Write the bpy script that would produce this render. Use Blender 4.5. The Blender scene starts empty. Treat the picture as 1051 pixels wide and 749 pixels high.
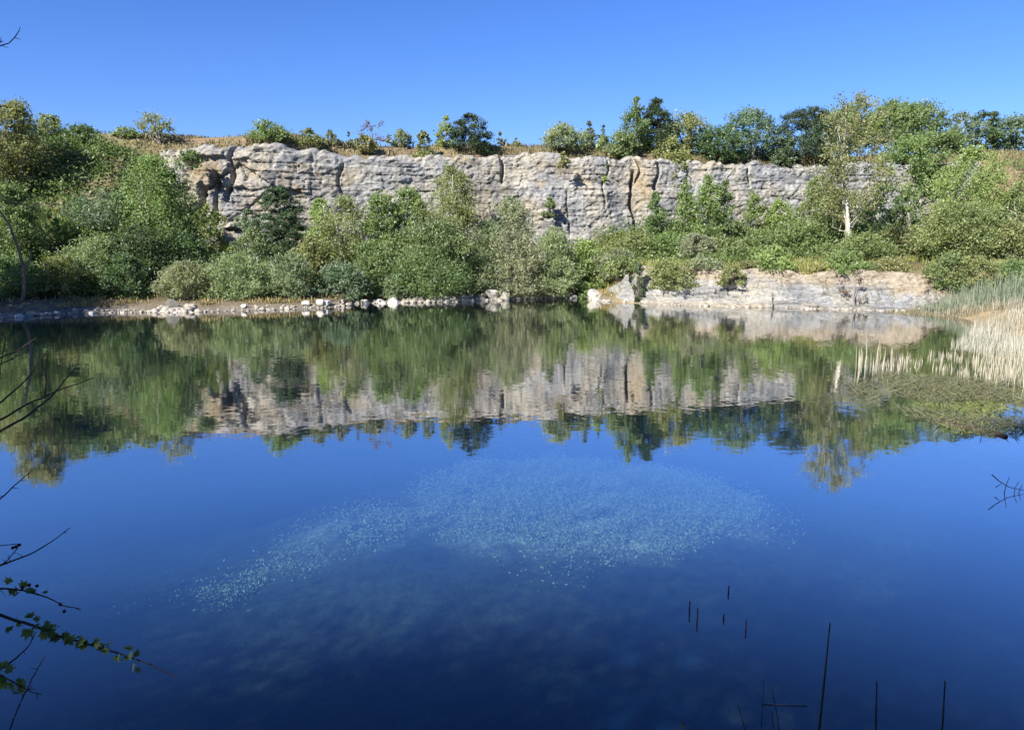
import bpy, bmesh, math, random
import numpy as np
R = math.radians
SC = bpy.context.scene
COL = SC.collection
RNG = np.random.default_rng(7)

# ------------------------------------------------------------------ camera
CAMZ, FPX, PITCH = 4.0, 790.0, math.atan((374.5 - 253.0) / 790.0)
CP, SP = math.cos(PITCH), math.sin(PITCH)


def ray(u, v):
    a, b = (np.asarray(u, float) - 525.5) / FPX, (374.5 - np.asarray(v, float)) / FPX
    return a, CP + b * SP, -SP + b * CP


def at(u, v, Y):                        # point seen at (u, v) that lies Y metres ahead
    dx, dy, dz = ray(u, v)
    k = Y / dy
    return dx * k, np.asarray(Y, float) + 0 * k, CAMZ + dz * k


def on_z(u, v, z=0.0):                  # point seen at (u, v) on the level z
    dx, dy, dz = ray(u, v)
    k = (z - CAMZ) / dz
    return dx * k, dy * k


cam = bpy.data.cameras.new('camera')
cam.sensor_fit = 'HORIZONTAL'
cam.sensor_width = 36.0
cam.lens = 36.0 * FPX / 1051.0
cam.clip_start, cam.clip_end = 0.05, 9000.0
co = bpy.data.objects.new('camera', cam)
co.location = (0, 0, CAMZ)
co.rotation_euler = (R(90) - PITCH, 0, 0)
COL.objects.link(co)
SC.camera = co

# ------------------------------------------------------------------ light
SUN_EL, SUN_AZ = 36.0, 218.0            # azimuth clockwise from +Y: behind the viewer, to the left
w = bpy.data.worlds.new('World')
SC.world = w
w.use_nodes = True
nt = w.node_tree
bg = nt.nodes['Background']
sky = nt.nodes.new('ShaderNodeTexSky')
sky.sky_type = 'NISHITA'
sky.sun_disc = False
sky.sun_elevation, sky.sun_rotation = R(SUN_EL), R(SUN_AZ)
sky.air_density, sky.dust_density, sky.ozone_density = 1.0, 0.0, 3.0
sky.altitude = 500
hs = nt.nodes.new('ShaderNodeHueSaturation')
hs.inputs['Saturation'].default_value = 1.2
hs.inputs['Value'].default_value = 1.0
nt.links.new(sky.outputs[0], hs.inputs['Color'])
tn = nt.nodes.new('ShaderNodeMix')
tn.data_type, tn.blend_type = 'RGBA', 'MULTIPLY'
tn.inputs['Factor'].default_value = 1.0
tn.inputs['B'].default_value = (0.62, 0.71, 1.08, 1)
nt.links.new(hs.outputs[0], tn.inputs['A'])
nt.links.new(tn.outputs['Result'], bg.inputs['Color'])
bg.inputs['Strength'].default_value = 0.067
sl = bpy.data.lights.new('sun', 'SUN')
sl.energy, sl.angle, sl.color = 4.9, R(0.5), (1.0, 0.95, 0.86)
so = bpy.data.objects.new('sun', sl)
az, el = R(SUN_AZ), R(SUN_EL)
to_sun = (math.sin(az) * math.cos(el), math.cos(az) * math.cos(el), math.sin(el))
from mathutils import Vector
so.rotation_euler = Vector(to_sun).to_track_quat('Z', 'Y').to_euler()
so.location = (-30, -40, 60)
COL.objects.link(so)
SC.view_settings.view_transform = 'Standard'
SC.view_settings.look = 'None'
SC.view_settings.gamma = 1.0
SC.view_settings.exposure = 1.3
cy = SC.cycles
cy.max_bounces, cy.diffuse_bounces, cy.glossy_bounces = 8, 2, 3
cy.transmission_bounces, cy.transparent_max_bounces, cy.volume_bounces = 3, 8, 0
cy.use_denoising = True
cy.sample_clamp_indirect = 6.0

# ------------------------------------------------------------------ noise


def sst(a, b, x):
    t = np.clip((x - a) / (b - a), 0, 1)
    return t * t * (3 - 2 * t)


def h2(i, j, s=0):
    n = (i.astype(np.int64) * 374761393 + j.astype(np.int64) * 668265263 + s * 1442695041) & 0x7fffffff
    n = ((n ^ (n >> 13)) * 1274126177) & 0x7fffffff
    n = ((n ^ (n >> 16)) * 1103515245 + 12345) & 0x7fffffff
    return ((n ^ (n >> 11)) & 0xffffff) / float(0xffffff)


def vn(x, y, s=0):
    x, y = np.broadcast_arrays(np.asarray(x, float), np.asarray(y, float))
    i, j = np.floor(x), np.floor(y)
    fx, fy = x - i, y - j
    fx, fy = fx * fx * (3 - 2 * fx), fy * fy * (3 - 2 * fy)
    a, b, c, d = h2(i, j, s), h2(i + 1, j, s), h2(i, j + 1, s), h2(i + 1, j + 1, s)
    return (a + (b - a) * fx) * (1 - fy) + (c + (d - c) * fx) * fy


def fbm(x, y, s=0, o=4):
    r, a, t = 0, 0.5, 0
    for k in range(o):
        r = r + a * vn(x * 2 ** k + 17.3 * k, y * 2 ** k + 9.1 * k, s + k)
        t += a
        a *= 0.5
    return r / t


def facets(x, y, s=0):
    """worley cells, each with its own tilted plane: returns plane height, border distance, cell random"""
    i, j = np.floor(x), np.floor(y)
    d1 = np.full(x.shape, 9.0)
    d2 = np.full(x.shape, 9.0)
    pl = np.zeros(x.shape)
    cr = np.zeros(x.shape)
    for a in (-1, 0, 1):
        for b in (-1, 0, 1):
            ci, cj = i + a, j + b
            px, py = ci + h2(ci, cj, s), cj + h2(ci, cj, s + 1)
            d = np.hypot(x - px, y - py)
            p = (h2(ci, cj, s + 2) - 0.5) + (x - px) * (h2(ci, cj, s + 3) - 0.5) * 1.2 + (y - py) * (h2(ci, cj, s + 4) - 0.5) * 1.2
            near = d < d1
            d2 = np.where(near, d1, np.minimum(d2, d))
            pl = np.where(near, p, pl)
            cr = np.where(near, h2(ci, cj, s + 5), cr)
            d1 = np.where(near, d, d1)
    return pl, d2 - d1, cr


# ------------------------------------------------------------------ materials
def mat(name, rough=0.9, spec=0.2):
    m = bpy.data.materials.new(name)
    m.use_nodes = True
    b = m.node_tree.nodes['Principled BSDF']
    b.inputs['Roughness'].default_value = rough
    b.inputs['Specular IOR Level'].default_value = spec
    return m, m.node_tree, b


def nd(t, typ, **kw):
    n = t.nodes.new('ShaderNode' + typ)
    for k, v in kw.items():
        if k in ('operation', 'blend_type', 'attribute_name', 'data_type', 'noise_dimensions', 'feature'):
            setattr(n, k, v)
        else:
            n.inputs[k].default_value = v
    return n


def mixc(t, fac, a, b, blend='MIX'):
    m = t.nodes.new('ShaderNodeMix')
    m.data_type, m.blend_type = 'RGBA', blend
    for sock, val in ((m.inputs['Factor'], fac), (m.inputs['A'], a), (m.inputs['B'], b)):
        if hasattr(val, 'links') or isinstance(val, bpy.types.NodeSocket):
            t.links.new(val, sock)
        else:
            if sock.type == 'RGBA':
                sock.default_value = (*val, 1) if len(val) == 3 else val
            else:
                sock.default_value = val
    return m.outputs['Result']


def ramp(t, src, stops):
    r = t.nodes.new('ShaderNodeValToRGB')
    e = r.color_ramp.elements
    while len(e) < len(stops):
        e.new(0.5)
    for q, (p, c) in zip(e, stops):
        q.position = p
        q.color = (*c, 1) if not isinstance(c, (int, float)) else (c, c, c, 1)
    t.links.new(src, r.inputs['Fac'])
    return r.outputs['Color']


def objco(t, scale=(1, 1, 1)):
    c = t.nodes.new('ShaderNodeTexCoord')
    m = t.nodes.new('ShaderNodeMapping')
    m.inputs['Scale'].default_value = scale
    t.links.new(c.outputs['Object'], m.inputs['Vector'])
    return m.outputs['Vector']


def noise(t, scale, detail=4, vec=None, rough=0.55):
    n = nd(t, 'TexNoise', Scale=scale, Detail=detail, Roughness=rough)
    t.links.new(vec if vec is not None else objco(t), n.inputs['Vector'])
    return n


def bump(t, b, h, strength=0.5, dist=0.05):
    n = nd(t, 'Bump', Strength=strength, Distance=dist)
    t.links.new(h, n.inputs['Height'])
    t.links.new(n.outputs['Normal'], b.inputs['Normal'])


def leaf_material(name, transl=0.52):
    m = bpy.data.materials.new(name)
    m.use_nodes = True
    t = m.node_tree
    t.nodes.remove(t.nodes['Principled BSDF'])
    out = t.nodes['Material Output']
    oi = t.nodes.new('ShaderNodeObjectInfo')
    a = nd(t, 'Attribute', attribute_name='tint')
    k = ramp(t, a.outputs['Fac'], [(0.0, (0.55, 0.62, 0.6)), (0.45, (0.95, 1.0, 0.95)), (0.8, (1.18, 1.17, 1.1)), (1.0, (1.35, 1.3, 1.1))])
    c = mixc(t, 1.0, oi.outputs['Color'], k, 'MULTIPLY')
    d = nd(t, 'BsdfDiffuse')
    tr = nd(t, 'BsdfTranslucent')
    g = nd(t, 'BsdfGlossy', Roughness=0.5)
    g.inputs['Color'].default_value = (0.9, 0.95, 1, 1)
    tc = mixc(t, 1.0, c, (1.15, 1.2, 0.6), 'MULTIPLY')
    t.links.new(c, d.inputs['Color'])
    t.links.new(tc, tr.inputs['Color'])
    m1 = nd(t, 'MixShader', Fac=transl)
    t.links.new(d.outputs[0], m1.inputs[1])
    t.links.new(tr.outputs[0], m1.inputs[2])
    m2 = nd(t, 'MixShader', Fac=0.025)
    t.links.new(m1.outputs[0], m2.inputs[1])
    t.links.new(g.outputs[0], m2.inputs[2])
    t.links.new(m2.outputs[0], out.inputs['Surface'])
    return m


LEAF = leaf_material('leaf_green')
BLADE = leaf_material('blade', 0.2)


def bark(name, c1, c2):
    m, t, b = mat(name)
    n = noise(t, 6.0, 5, objco(t, (1, 1, 0.4)))
    t.links.new(ramp(t, n.outputs['Fac'], [(0.35, c1), (0.65, c2)]), b.inputs['Base Color'])
    return m


BARK_PALE = bark('bark_pale', (0.22, 0.20, 0.16), (0.52, 0.49, 0.42))
BARK_DARK = bark('bark_dark', (0.07, 0.055, 0.04), (0.16, 0.13, 0.10))
BARK_GREY = bark('bark_grey', (0.13, 0.12, 0.11), (0.27, 0.25, 0.22))
BARK_TWIG = bark('bark_twig', (0.035, 0.025, 0.022), (0.08, 0.055, 0.05))
STALK = bark('reed_stalk', (0.05, 0.045, 0.03), (0.11, 0.10, 0.06))

# ------------------------------------------------------------------ objects


def put(name, me, material=None, parent=None, label=None, cat=None, group=None, kind=None, loc=None):
    o = bpy.data.objects.new(name, me)
    COL.objects.link(o)
    if me is not None and material is not None:
        me.materials.append(material)
    if parent is not None:
        o.parent = parent
    if loc is not None:
        o.location = loc
    if label: o['label'] = label
    if cat: o['category'] = cat
    if group: o['group'] = group
    if kind: o['kind'] = kind
    return o


def mesh_np(name, V, n, tint=None, smooth=False, faces=None):
    """V: (N*n,3) points of N n-gons in order, or any points with faces (M,n)"""
    V = np.ascontiguousarray(V, dtype=np.float32).reshape(-1, 3)
    me = bpy.data.meshes.new(name)
    me.vertices.add(len(V))
    me.vertices.foreach_set('co', V.ravel())
    if faces is None:
        faces = np.arange(len(V)).reshape(-1, n)
    faces = np.ascontiguousarray(faces, dtype=np.int32)
    me.loops.add(faces.size)
    me.loops.foreach_set('vertex_index', faces.ravel())
    me.polygons.add(len(faces))
    me.polygons.foreach_set('loop_start', np.arange(0, faces.size, n, dtype=np.int32))
    if tint is not None:
        a = me.attributes.new('tint', 'FLOAT', 'FACE')
        a.data.foreach_set('value', np.ascontiguousarray(np.clip(tint, 0, 1), dtype=np.float32))
    me.update(calc_edges=True)
    if smooth:
        me.polygons.foreach_set('use_smooth', np.ones(len(faces), dtype=bool))
    return me


def grid_faces(nu, nv):
    i = np.arange(nu - 1)[:, None] * nv + np.arange(nv - 1)[None, :]
    i = i.ravel()
    return np.stack([i, i + nv, i + nv + 1, i + 1], 1)


def vert_attr(me, name, val):
    if val.ndim == 1:
        a = me.attributes.new(name, 'FLOAT', 'POINT')
        a.data.foreach_set('value', np.ascontiguousarray(val, dtype=np.float32))
    else:
        a = me.attributes.new(name, 'FLOAT_COLOR', 'POINT')
        c = np.concatenate([val, np.ones((len(val), 1))], 1)
        a.data.foreach_set('color', np.ascontiguousarray(c, dtype=np.float32).ravel())


def tubes(name, lines, sides=6):
    """lines: list of (points (k,3), radii (k,))"""
    Vs, Fs, off = [], [], 0
    for P, r in lines:
        P = np.asarray(P, float)
        r = np.asarray(r, float)
        T = np.gradient(P, axis=0)
        T /= np.linalg.norm(T, axis=1, keepdims=True) + 1e-9
        ref = np.where(np.abs(T[:, 2:3]) > 0.9, np.array([[1.0, 0, 0]]), np.array([[0, 0, 1.0]]))
        A = np.cross(T, ref)
        A /= np.linalg.norm(A, axis=1, keepdims=True) + 1e-9
        B = np.cross(T, A)
        th = np.arange(sides) * 2 * np.pi / sides
        ring = P[:, None, :] + r[:, None, None] * (np.cos(th)[None, :, None] * A[:, None] + np.sin(th)[None, :, None] * B[:, None])
        k = len(P)
        Vs.append(ring.reshape(-1, 3))
        a = (np.arange(k - 1)[:, None] * sides + np.arange(sides)[None, :])
        b = (np.arange(k - 1)[:, None] * sides + (np.arange(sides)[None, :] + 1) % sides)
        Fs.append(np.stack([a, b, b + sides, a + sides], -1).reshape(-1, 4) + off)
        off += k * sides
    return mesh_np(name, np.concatenate(Vs), 4, smooth=True, faces=np.concatenate(Fs))


def unit(v):
    return v / (np.linalg.norm(v, axis=-1, keepdims=True) + 1e-9)


def leaf_quads(P, L, W, rng, up=0.5, axis=None):
    n = len(P)
    nrm = unit(rng.normal(size=(n, 3)) + 1.7 * up * np.array([-0.40, -0.55, 0.70]))
    a = rng.normal(size=(n, 3)) if axis is None else axis + 0.5 * rng.normal(size=(n, 3))
    a = unit(a - nrm * np.sum(a * nrm, 1, keepdims=True))
    b = np.cross(nrm, a)
    s = rng.uniform(0.65, 1.3, (n, 1))
    a = a * (L * 0.5) * s
    b = b * (W * 0.5) * s
    fold = nrm * W * 0.12
    return np.stack([P - a, P + b + fold, P + a, P - b + fold], 1)


def smooth_line(pts, n):
    pts = np.asarray(pts, float)
    d = np.r_[0, np.cumsum(np.linalg.norm(np.diff(pts, axis=0), axis=1))]
    s = np.linspace(0, d[-1], n)
    return np.stack([np.interp(s, d, pts[:, k]) for k in range(3)], 1)


# ------------------------------------------------------------------ the lie of the land
WL = [(-260, 335), (-120, 331), (0, 327), (40, 324), (80, 321.5), (160, 321), (250, 319.5), (330, 316.5), (355, 314.5), (365, 311.8), (420, 311), (470, 309.7), (520, 308), (575, 306),
      (600, 306), (618, 309.5), (660, 312), (700, 314), (800, 316.5), (900, 319.5), (945, 321), (1000, 322), (1200, 323)]
_wx, _wy = on_z([p[0] for p in WL], [p[1] for p in WL])
_o = np.argsort(_wx)
_wx, _wy = _wx[_o], _wy[_o]


def y_shore(x):
    return np.interp(x, _wx, _wy) + 0.5 * (vn(np.asarray(x) / 1.3, 0 * np.asarray(x), 3) - 0.5)


CY = [(-400, 66), (-55, 65), (-42, 65), (-28, 66), (-22, 67), (-9, 71), (0, 73.5), (11, 76.5), (27, 79), (44.5, 82), (62, 82), (400, 85)]
_cx, _cyy = np.array(CY, float).T


def y_cliff(x):
    x = np.asarray(x, float)
    return np.interp(x, _cx, _cyy) + 1.8 * (vn(x / 7.0, 0 * x, 5) - 0.5) + 0.5 * (vn(x / 2.7, 0 * x, 6) - 0.5)


RIM = [(100, 150), (185, 151), (260, 149), (300, 153), (345, 158), (400, 161), (500, 158), (560, 160), (650, 164), (720, 167), (830, 170), (960, 168), (1051, 165)]
_rx, _rz = [], []
for _u, _v in RIM:
    _x = 0.0
    for _ in range(8):
        _Y = float(np.interp(_x, _cx, _cyy))
        _x, _, _z = at(_u, _v, _Y)
    _rx.append(float(_x))
    _rz.append(float(_z))


def rim(x):
    return np.interp(x, _rx, _rz)


def x_right(y):
    return 16.0 + np.clip(y - 12, -20, 60) * 0.30 + 0.5 * (vn(np.asarray(y) / 2.0, 0 * np.asarray(y), 9) - 0.5)


def x_left(y):
    return -0.82 * y - 2.5


def weed_patch(x, y):
    n1, n2 = fbm(x / 3.2 + 5, y / 3.2, 23, 5), fbm(x / 0.9 + 5, y / 0.9, 27)
    r = np.hypot((x - 1.5) / 4.5, (y - 18.6) / 4.9) + 0.7 * (n1 - 0.5) + 0.3 * (n2 - 0.5)
    a, b = (x + 3.4) * 0.70 + (y - 15.2) * 0.71, (y - 15.2) * 0.70 - (x + 3.4) * 0.71
    r2 = np.hypot(a / 3.4, b / 1.4) + 1.1 * (n1 - 0.5) + 0.5 * (n2 - 0.5)
    return np.maximum(sst(1.1, 0.55, r), 0.55 * sst(1.2, 0.3, r2))


def terrain(x, y):
    x, y = np.broadcast_arrays(np.asarray(x, float), np.asarray(y, float))
    ys, yc, rm = y_shore(x), y_cliff(x), rim(x)
    near = 3.6 + 0.5 * np.sin(x * 0.7) - y
    d_far = y - ys
    d = np.maximum.reduce([d_far, np.minimum(x - x_right(y), 30), np.minimum(x_left(y) - x, 30), near])
    # bed of the quarry lake
    n1 = fbm(x / 2.3, y / 2.3, 21)
    bed = -0.55 * np.clip(-d, 0, 30) ** 0.8 - 0.25
    bed = np.maximum(bed, -6.0 + 0.8 * n1)
    mid = sst(11.0, 4.0, np.hypot((x - 0.8) / 1.0, (y - 16.5) / 0.9))       # gentle rise of the bed in the middle
    bed = bed * (1 - mid) + (-1.9 + 0.25 * (n1 - 0.5)) * mid
    rs = sst(4.0, 0.0, -(x - x_right(y))) * (y > 9) * (y < 50)
    bed = np.maximum(bed, -0.35 - 0.25 * np.clip(x_right(y) - x, 0, 40))
    bed = np.where((y > 16) & (x > 6), np.maximum(bed, -0.25 - 0.28 * np.clip(x_right(y) - 2 - x, 0, 40)), bed)
    # banks
    left = 0.36 * sst(0, 2.2, d_far) + 0.045 * np.clip(d_far, 0, 60)
    right = 2.2 * sst(1.6, 6.2, d_far) + 0.05 * np.clip(d_far - 4, 0, 60)
    bench = sst(6.6, 10.0, x) * sst(32.0, 27.0, x)
    soil = sst(27, 31, x)
    far = left * (1 - bench) + right * bench
    far = far * (1 - soil) + (2.2 * sst(0.2, 9.0, d_far) + 0.05 * np.clip(d_far - 4, 0, 60)) * soil
    far = far + 2.4 * sst(yc - 10, yc - 0.5, y)
    mL, mR = sst(-27.0, -31.5, x), sst(45, 51, x)
    far = np.maximum(far, mL * (rm - 0.5) * sst(yc - 14.5, yc + 0.5, y) ** 0.9)
    far = np.maximum(far, mR * (rm - 0.3) * sst(yc - 20, yc + 0.5, y) ** 0.9)
    far = far + 0.35 * (fbm(x / 3.0, y / 3.0, 31) - 0.5) * sst(0.5, 4, d_far)
    sideb = np.where(near > np.maximum(d_far, -1), 2.35 * sst(0, 3.0, near) ** 0.8, 0.35 * sst(0, 1.5, d) + 0.12 * np.clip(d, 0, 14))
    bank = np.where(d_far > 0, far, sideb)
    z = np.where(d > 0, bank, bed)
    # plateau above the quarry wall
    top = rm - 0.15 + 1.5 * sst(0.8, 5.0, y - yc) + 0.5 * (fbm(x / 5, y / 5, 41) - 0.4) * sst(0, 3, y - yc) + 0.004 * np.clip(y - yc, 0, 3000)
    k = sst(yc + 1.3, yc + 1.8, y)
    k = np.where((mL > 0.5) | (mR > 0.5), sst(yc - 0.5, yc + 2, y), k)
    z = z * (1 - k) + top * k
    return z


def tz(x, y):
    return float(terrain(np.array([x]), np.array([y]))[0])


def build_ground():
    xs = np.concatenate([-np.geomspace(3000, 62, 26), np.arange(-60, 62, 0.36), np.geomspace(64, 3000, 26)])
    ys = np.concatenate([[-400, -200, -100, -50, -30, -20, -14, -10], np.arange(-8, 40, 0.45), np.arange(40, 62, 0.22), np.arange(62, 108, 0.36), np.geomspace(108.5, 4000, 40)])
    X, Y = np.meshgrid(xs, ys, indexing='ij')
    x, y = X.ravel(), Y.ravel()
    z = terrain(x, y)
    d_far, yc, rm = y - y_shore(x), y_cliff(x), rim(x)
    n = fbm(x / 2.5, y / 2.5, 51)
    nf = fbm(x / 0.6, y / 0.6, 55)
    c = np.zeros((len(x), 3))
    grass = np.array([0.10, 0.115, 0.04]); dry = np.array([0.17, 0.135, 0.072]); litter = np.array([0.09, 0.07, 0.045])
    stone = np.array([0.37, 0.33, 0.26]); soil = np.array([0.27, 0.21, 0.12]); red = np.array([0.19, 0.13, 0.085])
    bedc = np.array([0.03, 0.042, 0.034]); weed = np.array([0.36, 0.43, 0.30]); mud = np.array([0.13, 0.14, 0.06])
    c[:] = grass * (1 - sst(0.4, 0.65, n)[:, None]) + litter * sst(0.4, 0.65, n)[:, None]
    def lay(col, m):
        m = np.clip(m, 0, 1)[:, None]
        c[:] = c * (1 - m) + col * m
    bench = sst(6.6, 8.2, x) * sst(34.0, 30.0, x)
    lay(np.array([0.15, 0.12, 0.08]), sst(5.0, 2.5, d_far + 2 * (n - 0.5)) * (1 - bench) * (d_far > -0.5))
    lay(stone * 0.45, sst(1.5, 0.7, d_far + 1.0 * (n - 0.5)) * (1 - bench) * (d_far > -0.5))
    lay(litter, sst(2.5, 5.0, d_far) * (1 - bench) * sst(30, 20, x) * 0.7 * (y < yc - 6))
    lay(soil, bench * sst(8.5, 4.5, d_far + 4 * (n - 0.5)))
    lay(dry, bench * sst(5, 7, d_far) * sst(14, 9, d_far) * sst(0.35, 0.6, nf))
    lay(soil * 1.05, sst(24, 28, x) * sst(37, 33, x) * sst(11, 6, d_far + 3 * (n - 0.5)))
    mL, mR = sst(-27.0, -31.5, x), sst(45, 51, x)
    lay(red, mR * sst(yc - 20, yc - 10, y) * sst(0.35, 0.55, n + 0.12))
    lay(dry * 0.95, mL * sst(yc - 12, yc - 4, y) * sst(0.3, 0.6, n))
    lay(red * 1.3, mL * sst(yc - 9, yc - 3, y) * sst(0.45, 0.6, fbm(x / 4, y / 4, 57)))
    topm = sst(yc - 0.5, yc + 1, y)
    lay(dry, topm)
    lay(red * 1.15, topm * sst(0.5, 0.7, n) * 0.8)
    lay(grass * 1.2, topm * sst(yc + 5, yc + 12, y) * sst(0.3, 0.6, nf))
    wet = z < -0.02
    wpat = weed_patch(x, y) * sst(11.5, 13.5, y + 0.25 * x)
    shoal = 1.0 * wpat * (0.4 + 0.6 * sst(0.35, 0.6, nf))
    wc = bedc * (1 - shoal[:, None]) + weed * shoal[:, None]
    wc = wc * (0.75 + 0.5 * nf[:, None])
    sm = sst(-1.9, -0.5, z) * (x > 5)
    wc = wc * (1 - sm[:, None]) + mud * sm[:, None]
    sm = sst(-2.5, -0.3, z) * (y > 30)
    wc = wc * (1 - sm[:, None]) + np.array([0.13, 0.14, 0.08]) * sm[:, None]
    c[wet] = wc[wet]
    under = np.clip(-z * 4, 0, 1) * (y < 40) * (0.25 + 0.75 * wpat)
    me = mesh_np('ground', np.stack([x, y, z], 1), 4, smooth=True, faces=grid_faces(len(xs), len(ys)))
    vert_attr(me, 'soil', c)
    vert_attr(me, 'under', under)
    m, t, b = mat('earth')
    a = nd(t, 'Attribute', attribute_name='soil')
    n1 = noise(t, 5.0, 6, rough=0.7)
    n2 = noise(t, 1.1, 4)
    k = ramp(t, n1.outputs['Fac'], [(0.3, 0.45), (0.5, 1.0), (0.72, 1.55)])
    k2 = ramp(t, n2.outputs['Fac'], [(0.3, 0.8), (0.7, 1.15)])
    c1 = mixc(t, 1.0, a.outputs['Color'], k, 'MULTIPLY')
    c2 = mixc(t, 1.0, c1, k2, 'MULTIPLY')
    n3 = noise(t, 11.0, 4, objco(t, (1, 0.6, 1)), 0.7)
    un = nd(t, 'Attribute', attribute_name='under')
    k3 = mixc(t, un.outputs['Fac'], (1, 1, 1), ramp(t, n3.outputs['Fac'], [(0.40, 0.55), (0.54, 0.95), (0.66, 1.9)]))
    c2 = mixc(t, 1.0, c2, k3, 'MULTIPLY')
    t.links.new(c2, b.inputs['Base Color'])
    bump(t, b, n1.outputs['Fac'], 0.7, 0.12)
    put('ground', me, m, kind='structure', label='lake bed, banks, slopes and plateau of the old quarry', cat='terrain')


build_ground()


# ------------------------------------------------------------------ rock
def rock_material(name, greys, creams, ochres, white_foot=False):
    m, t, b = mat(name, 0.92)
    tint = nd(t, 'Attribute', attribute_name='tint')
    och = nd(t, 'Attribute', attribute_name='ochre')
    big = noise(t, 0.35, 4)
    streak = noise(t, 1.0, 5, objco(t, (1.6, 1.6, 0.22)), 0.65)
    fine = noise(t, 3.2, 6, objco(t, (1, 1, 1.8)), 0.7)
    base = mixc(t, ramp(t, tint.outputs['Fac'], [(0.15, 0.0), (0.85, 1.0)]), greys[0], greys[1])
    base = mixc(t, ramp(t, big.outputs['Fac'], [(0.42, 0.0), (0.62, 0.85)]), base, creams)
    base = mixc(t, ramp(t, streak.outputs['Fac'], [(0.50, 0.0), (0.68, 0.6)]), base, (0.15, 0.15, 0.155))
    bed = noise(t, 1.0, 4, objco(t, (0.25, 0.25, 3.4)), 0.6)
    base = mixc(t, 1.0, base, ramp(t, bed.outputs['Fac'], [(0.36, 0.5), (0.44, 0.95), (0.6, 1.08)]), 'MULTIPLY')
    base = mixc(t, och.outputs['Fac'], base, ochres)
    k = ramp(t, fine.outputs['Fac'], [(0.28, 0.5), (0.5, 1.0), (0.75, 1.4)])
    wp = nd(t, 'VectorMath', operation='ADD')
    wn = noise(t, 1.2, 3)
    t.links.new(wn.outputs['Color'], wp.inputs[0])
    t.links.new(objco(t, (1.25, 1.25, 1.9)), wp.inputs[1])
    vo = nd(t, 'TexVoronoi', Scale=1.0, feature='DISTANCE_TO_EDGE')
    t.links.new(wp.outputs[0], vo.inputs['Vector'])
    ck = ramp(t, vo.outputs['Distance'], [(0.0, 0.42), (0.035, 0.8), (0.06, 1.0)])
    pm = noise(t, 0.8, 2)
    ck = mixc(t, ramp(t, pm.outputs['Fac'], [(0.45, 0.0), (0.6, 1.0)]), (1, 1, 1), ck)
    base = mixc(t, 1.0, base, ck, 'MULTIPLY')
    v2 = nd(t, 'VectorMath', operation='MULTIPLY')
    v2.inputs[1].default_value = (2.3, 2.3, 2.3)
    t.links.new(wp.outputs[0], v2.inputs[0])
    vo2 = nd(t, 'TexVoronoi', Scale=1.0, feature='DISTANCE_TO_EDGE')
    t.links.new(v2.outputs[0], vo2.inputs['Vector'])
    p2 = noise(t, 1.3, 3)
    ck2 = mixc(t, ramp(t, p2.outputs['Fac'], [(0.50, 0.0), (0.60, 1.0)]), (1, 1, 1), ramp(t, vo2.outputs['Distance'], [(0.0, 0.45), (0.05, 0.8), (0.10, 1.0)]))
    base = mixc(t, 1.0, base, ck2, 'MULTIPLY')
    base = mixc(t, 1.0, base, k, 'MULTIPLY')
    t.links.new(base, b.inputs['Base Color'])
    bump(t, b, fine.outputs['Fac'], 0.4, 0.03)
    return m


def bands(z, seed, lo, hi, total=40.0):
    g = np.random.default_rng(seed)
    e = np.r_[0, np.cumsum(g.uniform(lo, hi, int(total / lo)))]
    i = np.clip(np.searchsorted(e, z) - 1, 0, len(e) - 2)
    return i, np.minimum(z - e[i], e[i + 1] - z), e[i + 1] - e[i]


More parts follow.
